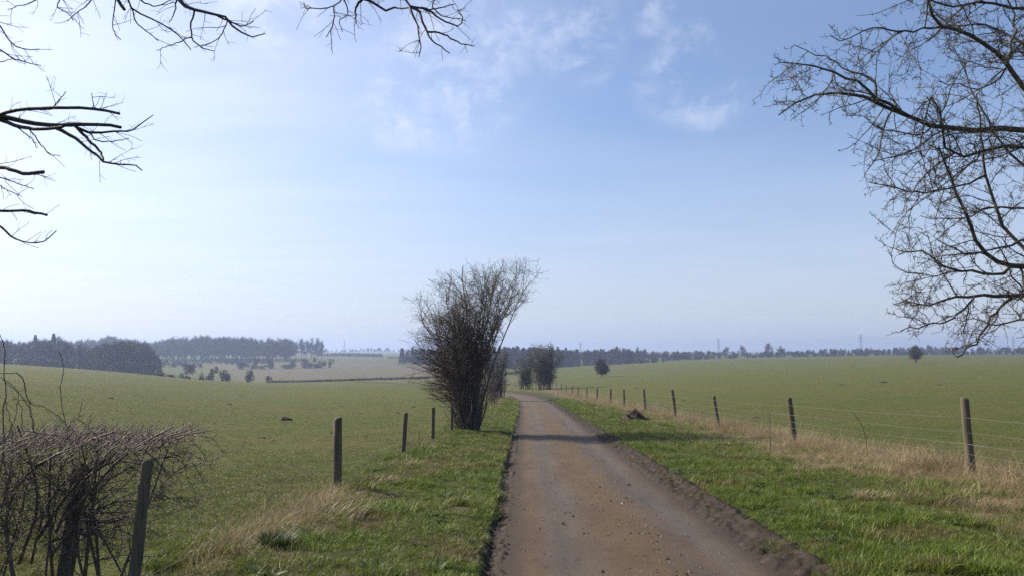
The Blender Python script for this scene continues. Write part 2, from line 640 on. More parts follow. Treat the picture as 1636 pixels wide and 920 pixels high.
def mat_plain(name, c, rough=0.6, metal=0.0, c2=None, scale=20):
    m, nt, b = new_mat(name)
    t = NT(nt)
    c2 = c2 or tuple(x * 0.7 for x in c)
    t.link(t.mix(t.rng(t.noise(t.pos(), scale, 4), 0.35, 0.65), c, c2), b.inputs['Base Color'])
    b.inputs['Roughness'].default_value = rough
    b.inputs['Metallic'].default_value = metal
    return m


M_TURF, M_ROAD, M_MUD, M_POST = mat_ground(), mat_road(), mat_mud(), mat_post()
M_GRASS = mat_blade('green blade', (0.095, 0.138, 0.015), (0.165, 0.210, 0.032), (0.190, 0.165, 0.060))
M_FIELDGRASS = mat_blade('field blade', (0.092, 0.116, 0.019), (0.142, 0.164, 0.036), (0.165, 0.148, 0.052))
M_STRAW = mat_blade('straw blade', (0.24, 0.180, 0.090), (0.44, 0.35, 0.20), (0.17, 0.115, 0.058), 0.3)
M_TUSSOCK = mat_blade('dark green blade', (0.030, 0.060, 0.014), (0.055, 0.090, 0.022), (0.045, 0.07, 0.02))
M_BARK = mat_bark('dark bark', (0.045, 0.037, 0.030), (0.115, 0.095, 0.075), (0.13, 0.13, 0.075))
M_HAW = mat_bark('lichened bark', (0.030, 0.025, 0.020), (0.085, 0.068, 0.050), (0.16, 0.15, 0.075), 16, 0.54)
M_STUB = mat_bark('cut hedge wood', (0.110, 0.086, 0.070), (0.27, 0.22, 0.18), (0.12, 0.09, 0.075), 30, 0.6)
M_STEM = mat_bark('grey stems', (0.046, 0.038, 0.031), (0.130, 0.106, 0.083), (0.13, 0.13, 0.07), 12, 0.58)
M_HEDGE = mat_bark('hedge bark', (0.050, 0.038, 0.031), (0.145, 0.112, 0.092), (0.23, 0.20, 0.17), 22, 0.56)
M_BACKLIT = mat_bark('backlit bark', (0.018, 0.016, 0.018), (0.040, 0.035, 0.034), (0.05, 0.05, 0.04), 20, 0.7)  # backlit silhouette against the bright sky, put into the colour as near black
M_RED = mat_bark('purple cane', (0.085, 0.050, 0.045), (0.14, 0.085, 0.072), (0.12, 0.09, 0.07), 10, 0.6)
M_FARBARK = mat_bark('winter crown', (0.036, 0.031, 0.028), (0.068, 0.056, 0.048), (0.07, 0.07, 0.045), 0.25, 0.58)
M_FARDARK = mat_bark('evergreen crown', (0.018, 0.026, 0.016), (0.035, 0.046, 0.026), (0.05, 0.05, 0.03), 0.3, 0.62)
M_WIRE = mat_plain('galvanised wire', (0.30, 0.30, 0.28), 0.7, 0.2)
M_STEEL = mat_plain('pylon steel', (0.20, 0.21, 0.22), 0.8, 0.0)
M_SOIL = mat_plain('dark soil', (0.050, 0.036, 0.026), 0.95, 0, (0.095, 0.068, 0.048), 14)
M_GRIT = mat_plain('pale grit', (0.26, 0.225, 0.18), 0.9)
M_BIRD = mat_plain('bird feathers', (0.03, 0.03, 0.03), 0.8)


# ------------------------------------------------------------------ ground, road, mud
def axis(core_a, core_b, step, far_a, far_b, grow=1.07):
    c = list(np.arange(core_a, core_b + 1e-6, step))
    s, v = step, core_b
    up = []
    while v < far_b:
        s *= grow
        v += s
        up.append(v)
    s, v = step, core_a
    dn = []
    while v > far_a:
        s *= grow
        v -= s
        dn.append(v)
    return np.array(dn[::-1] + c + up)


def grid_mesh(name, XX, YY, ZZ, smooth=True):
    r, c = XX.shape
    V = np.stack([XX, YY, ZZ], -1).reshape(-1, 3)
    i = np.arange(r - 1)[:, None] * c + np.arange(c - 1)[None, :]
    q = np.stack([i, i + 1, i + c + 1, i + c], -1).reshape(-1, 4)
    return mesh_np(name, V, q, None, smooth)


def straw_amount(X, Y):
    rf = np.exp(-((X - 7.6) / 1.1) ** 2) * 0.9 + 0.55 * np.exp(-((X - 6.2) / 1.0) ** 2)
    lf = np.exp(-((X - left_fence_x(Y) - 0.15) / 0.42) ** 2)
    n = smoothstep(0.30, 0.62, fbm(X * 0.8, Y * 0.45, 31))
    n2 = smoothstep(0.46, 0.72, fbm(X * 1.3 + 9, Y * 0.9, 41))
    u = X - road_x(Y)
    inside = smoothstep(1.9, 3.8, u) * (X < 7.5) + 0.75 * (u < -1.7) * (X > left_fence_x(Y))
    return np.clip((rf * (0.45 + 0.55 * n) + lf * 0.9 * smoothstep(0.36, 0.62, fbm(X * 0.5, Y * 0.33, 32)) * (1.0 - 0.5 * smoothstep(13, 18, Y))) * (Y < 160) * (Y > 3) + 0.5 * n2 * inside, 0, 1)


LEFT_POSTS = [(-2.90, 6.05), (-2.58, 11.6), (-2.50, 18.0), (-2.22, 21.9), (-1.92, 24.9), (-1.62, 36.0), (-1.42, 43.0), (-1.30, 50.0),
              (-1.25, 55.5), (-1.19, 61.0), (-1.12, 67.0), (-1.10, 76.0), (-1.12, 85.0)]


def left_fence_x(Y):
    return np.interp(Y, [p[1] for p in LEFT_POSTS], [p[0] for p in LEFT_POSTS])


def build_ground():
    xs = axis(-9, 10, 0.16, -4600, 4600, 1.075)
    ys = axis(3, 34, 0.20, -70, 60, 1.06)
    ys = np.concatenate([ys[ys < 60], np.geomspace(60, 5800, 190)])
    XX, YY = np.meshgrid(xs, ys)
    ZZ = height(XX, YY)
    me = grid_mesh('ground', XX, YY, ZZ)
    u = XX - road_x(YY)
    lush = (1 - smoothstep(5.2, 6.8, u)) * (u > 0) + (u <= 0) * (1 - smoothstep(0.0, 0.6, left_fence_x(YY) - XX))
    lush = np.clip(lush, 0, 1) * (1 - smoothstep(150, 200, YY))
    straw = straw_amount(XX, YY)
    for (xa, ya), (xb, yb) in (((1060, 592), (1636, 577)), ((1190, 612.5), (1650, 606.5)), ((820, 604), (1060, 596))):
        pts = np.array([ground(xa + (xb - xa) * t, ya + (yb - ya) * t)[:2] for t in np.linspace(0, 1, 9)])
        yl = np.interp(XX, pts[:, 0], pts[:, 1], left=-1e4, right=-1e4)
        straw = np.maximum(straw, 0.38 * np.exp(-((YY - yl) / np.maximum(YY * 0.014, .6)) ** 2))
    px = 818 + F * XX / np.maximum(YY, 1)
    brown = smoothstep(300, 312, YY + (px - 430) * 0.02) * smoothstep(300, 420, px) * (1 - smoothstep(690, 760, px)) * (1 - smoothstep(1900, 2500, YY))
    brown = brown * (1 - 0.75 * smoothstep(690, 720, YY))
    col = np.stack([lush, straw, brown, np.ones_like(lush)], -1).reshape(-1, 4).astype(np.float32)
    a = me.color_attributes.new('cover', 'FLOAT_COLOR', 'POINT')
    a.data.foreach_set('color', col.ravel())
    return tag(obj('ground', me, M_TURF), 'green grass fields sloping away on both sides of the lane', kind='structure')


def strip(name, u0, u1, nu, ys, zfun, mat, uvs=True):
    us = np.linspace(u0, u1, nu)
    UU, YY = np.meshgrid(us, ys)
    dx = np.gradient(road_x(ys), ys)
    sec = np.sqrt(1 + dx ** 2)[:, None]
    XX = road_x(YY) + UU * sec
    ZZ = zfun(UU, XX, YY)
    me = grid_mesh(name, XX, YY, ZZ)
    if uvs:
        uvl = me.uv_layers.new(name='UVMap')
        idx = np.empty(len(me.loops), np.int32)
        me.loops.foreach_get('vertex_index', idx)
        uv = np.stack([UU.ravel(), YY.ravel()], -1)[idx].astype(np.float32)
        uvl.data.foreach_set('uv', uv.ravel())
    return obj(name, me, mat)


def build_road():
    ys = np.concatenate([np.arange(-40, 4, 1.0), np.arange(4, 40, 0.15), np.arange(40, 260, 0.6)])

    def zr(U, X, Y):
        base = np.where(Y < 170, SLOPE * Y, 0)
        far = height(X, Y, False) + 0.06
        w = smoothstep(150, 185, Y)
        z = (SLOPE * Y) * (1 - w) + far * w
        crown = 0.025 * (1 - (U / 1.25) ** 2) - 0.016 * np.exp(-((U + 0.6) / 0.2) ** 2) - 0.016 * np.exp(-((U - 0.75) / 0.2) ** 2)
        return z + crown + 0.010 * (fbm(X * 2.2, Y * 1.0, 77) - 0.5)
    r = strip('road', -1.27, 1.27, 41, ys, zr, M_ROAD)
    tag(r, 'narrow muddy brown tarmac lane curving away to the left', kind='structure')
    ys = np.concatenate([np.arange(-12, 4, 0.5), np.arange(4, 26, 0.028), np.arange(26, 60, 0.1), np.arange(60, 150, 0.4)])

    def zm(side):
        def f(U, X, Y):
            a = np.abs(U)
            e = fbm(X * 2.5 + 7 * side, Y * 0.8, 51) * 0.10
            prof = np.interp(a - e, [1.10, 1.2, 1.34, 1.55, 1.75], [-0.02, 0.012, 0.035, 0.085, 0.03] if side > 0 else [-0.02, -0.02, -0.06, 0.0, 0.14])
            tread = np.sin((Y + (a - 1.2) * 0.8 * side + 0.18 * fbm(X * 3, Y * 3, 13)) * 2 * math.pi / 0.21)
            amp = np.interp(a, [1.16, 1.26, 1.6, 1.75], [0.0, 1.0, 1.0, 0.3]) * (0.35 + fbm(X * 1.2, Y * 1.2, 15))
            lump = fbm(X * 9, Y * 9, 61, 4) - 0.5
            return SLOPE * Y + prof + amp * (0.034 * np.maximum(tread, -0.5) + 0.085 * lump + 0.05 * (fbm(X * 22, Y * 22, 67, 2) - 0.5))
        return f
    for side, lab in ((1, 'churned brown mud edge with tyre ridges right of the lane'), (-1, 'dark wet mud rut along the left edge of the lane')):
        o = strip('mud_edge', 1.12 * side, (1.78 if side > 0 else 1.60) * side, 26, ys, zm(side), M_MUD, False)
        if side < 0:
            o.data.flip_normals()
        tag(o, lab, kind='structure')


build_ground()
build_road()


# ------------------------------------------------------------------ instancer for things nobody can count
def proto_collection(name, meshes, mat):
    col = bpy.data.collections.new(name)
    for i, me in enumerate(meshes):
        me.name = '%s_%02d' % (name, i)
        if len(me.materials) == 0:
            me.materials.append(mat)
        col.objects.link(bpy.data.objects.new('%s_%02d' % (name, i), me))
    return col


def scatter(name, col, pts, rot, scl, idx):
    me = bpy.data.meshes.new(name)
    n = len(pts)
    me.vertices.add(n)
    me.vertices.foreach_set('co', np.asarray(pts, np.float32).ravel())
    for nm, typ, key, arr in (('rot', 'FLOAT_VECTOR', 'vector', rot), ('scl', 'FLOAT_VECTOR', 'vector', scl), ('pick', 'INT', 'value', idx)):
        a = me.attributes.new(nm, typ, 'POINT')
        a.data.foreach_set(key, np.asarray(arr, np.int32 if typ == 'INT' else np.float32).ravel())
    o = obj(name, me)
    ng = bpy.data.node_groups.new(name + '_nodes', 'GeometryNodeTree')
    ng.interface.new_socket('Geometry', in_out='INPUT', socket_type='NodeSocketGeometry')
    ng.interface.new_socket('Geometry', in_out='OUTPUT', socket_type='NodeSocketGeometry')
    N, L = ng.nodes.new, ng.links.new
    gi, go = N('NodeGroupInput'), N('NodeGroupOutput')
    ip = N('GeometryNodeInstanceOnPoints')
    ci = N('GeometryNodeCollectionInfo')
    ci.inputs['Collection'].default_value = col
    ci.inputs['Separate Children'].default_value = True
    ci.inputs['Reset Children'].default_value = True

    def na(nm, typ):
        x = N('GeometryNodeInputNamedAttribute')
        x.data_type = typ
        x.inputs['Name'].default_value = nm
        return x.outputs['Attribute']
    L(gi.outputs[0], ip.inputs['Points'])
    L(ci.outputs[0], ip.inputs['Instance'])
    ip.inputs['Pick Instance'].default_value = True
    L(na('pick', 'INT'), ip.inputs['Instance Index'])
    e2r = N('FunctionNodeEulerToRotation')
    L(na('rot', 'FLOAT_VECTOR'), e2r.inputs[0])
    L(e2r.outputs[0], ip.inputs['Rotation'])
    L(na('scl', 'FLOAT_VECTOR'), ip.inputs['Scale'])
    L(ip.outputs[0], go.inputs[0])
    md = o.modifiers.new('scatter', 'NODES')
    md.node_group = ng
    return o


def tuft_arrays(rng, n, rad, h0, h1, w, bend, lean=0.35):
    """n curved blades, each a strip of two quads and a tip"""
    a = rng.uniform(0, 2 * math.pi, n)
    r = rad * np.sqrt(rng.uniform(0, 1, n))
    base = np.stack([r * np.cos(a), r * np.sin(a), np.full(n, -0.01)], -1)
    az = a + rng.normal(0, 0.9, n)
    out = np.stack([np.cos(az), np.sin(az), np.zeros(n)], -1)
    side = np.stack([-np.sin(az + rng.normal(0, .6, n)), np.cos(az), np.zeros(n)], -1)
    H = rng.uniform(h0, h1, n)
    ln = rng.uniform(0.05, lean, n) * H
    bd = rng.uniform(0.2, 1.0, n) * bend * H
    ww = w * rng.uniform(0.6, 1.3, n)
    rows = []
    for t, wf in ((0, 1.0), (0.45, 0.85), (0.8, 0.5)):
        c = base + out * (ln * t + bd * t * t)[:, None] + np.array((0, 0, 1)) * (H * (t - 0.28 * t * t * (bd / H)))[:, None]
        rows += [c - side * (ww * wf / 2)[:, None], c + side * (ww * wf / 2)[:, None]]
    t = 1.0
    rows.append(base + out * (ln + bd)[:, None] + np.array((0, 0, 1)) * (H * (1 - 0.28 * bd / H))[:, None])
    V = np.stack(rows, 1)
    o = (np.arange(n) * 7)[:, None]
    q = np.concatenate([o + np.array([[0, 1, 3, 2]]), o + np.array([[2, 3, 5, 4]])])
    tr = o + np.array([[4, 5, 6]])
    return V.reshape(-1, 3), q, tr


def scatter_points(rng, n, xa, xb, ya, yb, power=1.0):
    """points spread so that they look about equally dense from the lane"""
    v = rng.uniform(0, 1, n)
    Y = (ya ** (1 - power) + v * (yb ** (1 - power) - ya ** (1 - power))) ** (1 / (1 - power)) if power != 1 else ya * (yb / ya) ** v
    X = rng.uniform(0, 1, n)
    return X, Y


def build_grass():
    rng = np.random.default_rng(11)
    short = [mesh_np('t', *tuft_arrays(rng, 24, 0.085, 0.018, 0.060, 0.0050, 0.8)) for _ in range(4)]
    long_ = [mesh_np('t', *tuft_arrays(rng, 24, 0.07, 0.04, 0.115, 0.0055, 1.0)) for _ in range(3)]
    gcol = proto_collection('turf_tuft', short + long_, M_GRASS)
    # verges
    P = []
    for side in (-1, 1):
        n = 42000 if side > 0 else 26000
        U, Y = scatter_points(rng, n, 0, 1, 4.5, 75, 1.0)
        rc = road_x(Y)
        if side > 0:
            X = rc + 1.35 + U * (7.6 - rc - 1.35)
        else:
            lo = left_fence_x(Y) - 0.5
            X = lo + U * (rc - 1.36 - lo)
        P.append(np.stack([X, Y], -1))
    P = np.concatenate(P)
    u = P[:, 0] - road_x(P[:, 1])
    edge = np.abs(u) - np.where(u > 0, 1.24, 1.38) - np.where(u > 0, 0.55, 0.20) * fbm(P[:, 0] * 2.1, P[:, 1] * 2.1, 91)
    bare = fbm(P[:, 0] * 1.5, P[:, 1] * 1.5, 71)
    keep = (edge > 0) & (rng.uniform(0, 1, len(P)) < 1.1 - straw_amount(P[:, 0], P[:, 1]) * 0.85) & (bare > 0.30)
    P = P[keep]
    Z = height(P[:, 0], P[:, 1])
    n = len(P)
    clump = smoothstep(0.50, 0.70, fbm(P[:, 0] * 1.9, P[:, 1] * 1.9, 81))
    idx = np.where(rng.uniform(0, 1, n) < 0.12 + 0.75 * clump, rng.integers(4, 7, n), rng.integers(0, 4, n))
    s = rng.uniform(0.6, 1.2, n) * (0.8 + 0.5 * clump) * np.clip(P[:, 1] / 28, 1, 1.5)
    rot = np.stack([rng.normal(0, 0.15, n), rng.normal(0, 0.15, n), rng.uniform(0, 6.28, n)], -1)
    o = scatter('verge_grass', gcol, np.stack([P[:, 0], P[:, 1], Z], -1), rot, np.stack([s, s, s], -1), idx)
    tag(o, 'short bright green grass on the verges of the lane', 'grass', kind='stuff')
    wcol = proto_collection('weed', [mesh_np('t', *tuft_arrays(rng, 9, 0.05, 0.03, 0.08, 0.032, 1.4, 1.8)) for _ in range(3)], M_TUSSOCK)
    k = rng.choice(n, 420, replace=False)
    wp = np.stack([P[k, 0], P[k, 1], Z[k]], -1)
    s = rng.uniform(0.5, 1.4, 420)
    o = scatter('verge_weeds', wcol, wp, np.stack([0 * s, 0 * s, rng.uniform(0, 6.28, 420)], -1), np.stack([s, s, s], -1), rng.integers(0, 3, 420))
    tag(o, 'small dark broad leaved weeds dotted through the verge grass', 'weeds', kind='stuff')
    # field turf
    fcol = proto_collection('field_tuft', [mesh_np('t', *tuft_arrays(rng, 18, 0.11, 0.015, 0.050, 0.005, 0.8)) for _ in range(4)], M_FIELDGRASS)
    n = 60000
    U, Y = scatter_points(rng, n, 0, 1, 5.0, 70, 1.0)
    fx = left_fence_x(Y)
    wide = np.maximum(Y * 0.72 + fx, 3)
    left = rng.uniform(0, 1, n) < 0.68
    X = np.where(left, fx + 0.1 - U * wide, 7.6 + U * np.maximum(Y * 0.70 - 7.6, 0.5))
    keep = fbm(X * 0.8, Y * 0.8, 17) > 0.42
    X, Y = X[keep], Y[keep]
    n = len(X)
    s = rng.uniform(0.6, 1.2, n) * np.clip(Y / 30, 1, 1.25)
    rot = np.stack([rng.normal(0, 0.15, n), rng.normal(0, 0.15, n), rng.uniform(0, 6.28, n)], -1)
    o = scatter('field_grass', fcol, np.stack([X, Y, height(X, Y)], -1), rot, np.stack([s, s, s], -1), rng.integers(0, 4, n))
    tag(o, 'short olive green pasture grass in the fields beyond the wire', 'grass', kind='stuff')
    # dead grass along both fences
    sm = [mesh_np('t', *tuft_arrays(rng, 11, 0.13, 0.08, 0.40, 0.0044, 0.9, 1.1)) for _ in range(3)]
    sm += [mesh_np('t', *tuft_arrays(rng, 14, 0.11, 0.03, 0.10, 0.0045, 2.4, 2.4)) for _ in range(3)]
    scol = proto_collection('straw_tuft', sm, M_STRAW)
    n = 80000
    U, Y = scatter_points(rng, n, 0, 1, 5.0, 120, 1.0)
    left = rng.uniform(0, 1, n) < 0.30
    inl = rng.uniform(0, 1, n) < 0.35
    X = np.where(left, np.where(inl, left_fence_x(Y) + rng.uniform(0, 3.2, n), left_fence_x(Y) + 0.15 + rng.normal(0, 0.38, n)), 7.0 + rng.normal(0, 1.9, n))
    u = X - road_x(Y)
    st = straw_amount(X, Y)
    keep = (rng.uniform(0, 1, n) < st * np.where(left, 0.62, 0.78)) & (np.abs(u) > 2.0) & (~left | (rng.uniform(0, 1, n) < 0.9))
    X, Y, left = X[keep], Y[keep], left[keep]
    n = len(X)
    tall = np.exp(-((X - 7.7) / 0.8) ** 2) * (X > 5) + 0.42 * np.exp(-((X - left_fence_x(Y) - 0.1) / 0.35) ** 2) * (X < 0)
    idx = np.where(rng.uniform(0, 1, n) < 0.15 + 0.7 * tall, rng.integers(0, 3, n), rng.integers(3, 6, n))
    s = rng.uniform(0.55, 1.15, n) * np.clip(Y / 40, 1, 1.5) * (0.6 + 0.6 * tall)
    rot = np.stack([rng.normal(0, 0.42, n), rng.normal(0, 0.42, n), rng.uniform(0, 6.28, n)], -1)
    o = scatter('dead_grass', scol, np.stack([X, Y, height(X, Y)], -1), rot, np.stack([s, s, s], -1), idx)
    tag(o, 'straw coloured dead grass tangled along the wire fences', 'dead grass', kind='stuff')


build_grass()


def build_crumbs():
    rng = np.random.default_rng(5)
    n = 4200
    Y = 5.0 * (45 / 5.0) ** rng.uniform(0, 1, n)
    U = np.where(rng.uniform(0, 1, n) < 0.72, rng.normal(0.12, 0.26, n), rng.uniform(-1.15, 1.2, n))
    s = np.exp(rng.normal(-5.30, 0.62, n))
    oct_v = np.array([(1, 0, 0), (0, 1, 0), (-1, 0, 0), (0, -1, 0), (0, 0, .7), (0, 0, -.3)], float)
    oct_t = np.array([(0, 1, 4), (1, 2, 4), (2, 3, 4), (3, 0, 4), (1, 0, 5), (2, 1, 5), (3, 2, 5), (0, 3, 5)])
    V = oct_v[None] * s[:, None, None] * rng.uniform(0.6, 1.5, (n, 6, 1))
    c = np.stack([road_x(Y) + U, Y, SLOPE * Y + 0.022 * (1 - (U / 1.25) ** 2) + 0.002], -1)
    V = V + c[:, None, :]
    T = oct_t[None] + (np.arange(n) * 6)[:, None, None]
    gi = rng.uniform(0, 1, n) < 0.3
    o = obj('road_grit', mesh_np('road_grit', V[gi] * 1.0, None, oct_t[None] + (np.arange(gi.sum()) * 6)[:, None, None], False), M_GRIT)
    tag(o, 'pale grit and small stones lying on the lane', 'grit', kind='stuff')
    V = V[~gi]
    T = oct_t[None] + (np.arange(len(V)) * 6)[:, None, None]
    o = obj('road_crumbs', mesh_np('road_crumbs', V, None, T, False), M_SOIL)
    tag(o, 'dark crumbs of mud scattered down the middle of the lane', 'mud crumbs', kind='stuff')


build_crumbs()


# ------------------------------------------------------------------ branching
def resample(pts, n):
    pts = np.asarray(pts, float)
    # smooth curve through the given points
    d = np.r_[0, np.cumsum(np.linalg.norm(np.diff(pts, axis=0), axis=1))]
    t = np.linspace(0, d[-1], n)
    m = np.gradient(pts, d, axis=0) if len(pts) > 2 else np.repeat((pts[1:] - pts[:1]) / d[-1], 2, 0)
    i = np.clip(np.searchsorted(d, t, 'right') - 1, 0, len(d) - 2)
    h = (d[i + 1] - d[i])
    s = ((t - d[i]) / h)[:, None]
    h = h[:, None]
    return ((2 * s ** 3 - 3 * s ** 2 + 1) * pts[i] + (s ** 3 - 2 * s ** 2 + s) * h * m[i] + (-2 * s ** 3 + 3 * s ** 2) * pts[i + 1] + (s ** 3 - s ** 2) * h * m[i + 1])


def spawn(rng, P, R, per_m, tr, ang, lenf, n, jit, trop, rk, rmin=0.0015, curl=0.15):
    """side shoots: per_m of them per metre of parent; returns (M,n,3), (M,n)"""
    N, k, _ = P.shape
    L = np.linalg.norm(np.diff(P, axis=1), axis=2).sum(1)
    cnt = rng.poisson(np.maximum(per_m * L * (tr[1] - tr[0]), 0))
    ix = np.repeat(np.arange(N), cnt)
    M = len(ix)
    if M == 0:
        return np.zeros((0, n, 3)), np.zeros((0, n))
    t = rng.uniform(tr[0], tr[1], M)
    f = t * (k - 1)
    i = np.clip(f.astype(int), 0, k - 2)
    a = (f - i)[:, None]
    p = P[ix, i] * (1 - a) + P[ix, i + 1] * a
    r0 = R[ix, i] * (1 - a[:, 0]) + R[ix, i + 1] * a[:, 0]
    T = P[ix, i + 1] - P[ix, i]
    T /= np.linalg.norm(T, axis=1, keepdims=True) + 1e-9
    rv = rng.normal(0, 1, (M, 3))
    perp = np.cross(T, rv)
    perp /= np.linalg.norm(perp, axis=1, keepdims=True) + 1e-9
    an = np.radians(rng.normal(ang[0], ang[1], M))[:, None]
    trop = np.asarray(trop, float)
    d = T * np.cos(an) + perp * np.sin(an) + trop
    d /= np.linalg.norm(d, axis=1, keepdims=True)
    ln = lenf(t, L[ix]) * rng.uniform(0.5, 1.35, M)
    pts = np.empty((M, n, 3))
    pts[:, 0] = p
    st = (ln / (n - 1))[:, None]
    for j in range(1, n):
        d = d + rng.normal(0, jit, (M, 3)) + trop * curl
        d /= np.linalg.norm(d, axis=1, keepdims=True)
        pts[:, j] = pts[:, j - 1] + d * st
    rb = np.maximum(np.minimum(r0 * 0.75, rk * ln), rmin)
    rad = rb[:, None] * np.linspace(1, 0.4, n)[None, :]
    return pts, np.maximum(rad, rmin * 0.7)


def traced(rng, limbs, Y0, wander=0.35, n=14, join=True, fat=1.0, kink=0.006):
    """limbs: (list of pixels, base px width, tip px width, depth at base, depth at tip) -> polylines in space"""
    Ps, Rs = [], []
    for pts, w0, w1, ya, yb in limbs:
        m = len(pts)
        ph = rng.uniform(0, 6.28)
        P = []
        x, y = pts[0]
        if join and Ps and 0 < x < 1636 and y > 0:
            # a side limb starts on the nearest limb already there
            Q = np.concatenate(Ps)
            qx = 818 + F * Q[:, 0] / (Q[:, 1] * math.cos(PITCH) + (Q[:, 2] - EYE) * math.sin(PITCH))
            qy = 460 - F * ((Q[:, 2] - EYE) * math.cos(PITCH) - Q[:, 1] * math.sin(PITCH)) / (Q[:, 1] * math.cos(PITCH) + (Q[:, 2] - EYE) * math.sin(PITCH))
            dd = (qx - x) ** 2 + (qy - y) ** 2
            k = int(np.argmin(dd))
            if dd[k] < 60 ** 2:
                yb = Q[k, 1] + (yb - ya)
                ya = Q[k, 1]
                P.append(Q[k])
                if dd[k] < 12 ** 2:
                    pts = pts[1:]
                    m -= 1
        for i, (x, y) in enumerate(pts):
            t = (i + 0.5) / m if P else i / (m - 1)
            P.append(at(x, y, ya + (yb - ya) * t + wander * 0.3 * (math.sin(ph + 3 * t) - math.sin(ph))))
        P = resample(P, n)
        P[1:-1] += rng.normal(0, kink, (n - 2, 3))
        r = np.linspace(w0, w1, n) / 2 / F * Y0 * fat
        Ps.append(P)
        Rs.append(r)
    return np.array(Ps), np.array(Rs)


def build_parts(parent, groups):
    """groups: (part name, [(P, R, sides)], material)"""
    for nm, sets, mat in groups:
        parts = [tubes(P, R, k) for P, R, k in sets if len(P)]
        if not parts:
            continue
        if nm in ('limb', 'stem', 'cane'):
            for P, R, k in sets:
                for i in range(len(P)):
                    v, q, t = tubes(P[i:i + 1] - np.array(parent.location), R[i:i + 1], k)
                    obj(nm, mesh_np(nm, v, q, t), mat, parent)
            continue
        v, q, t = join_np(parts)
        v = v - np.array(parent.location)[None]
        o = obj(nm, mesh_np(nm, v, q, t), mat, parent)
        if nm != 'trunk' or len(sets[0][0]) > 1:
            o['kind'] = 'stuff'


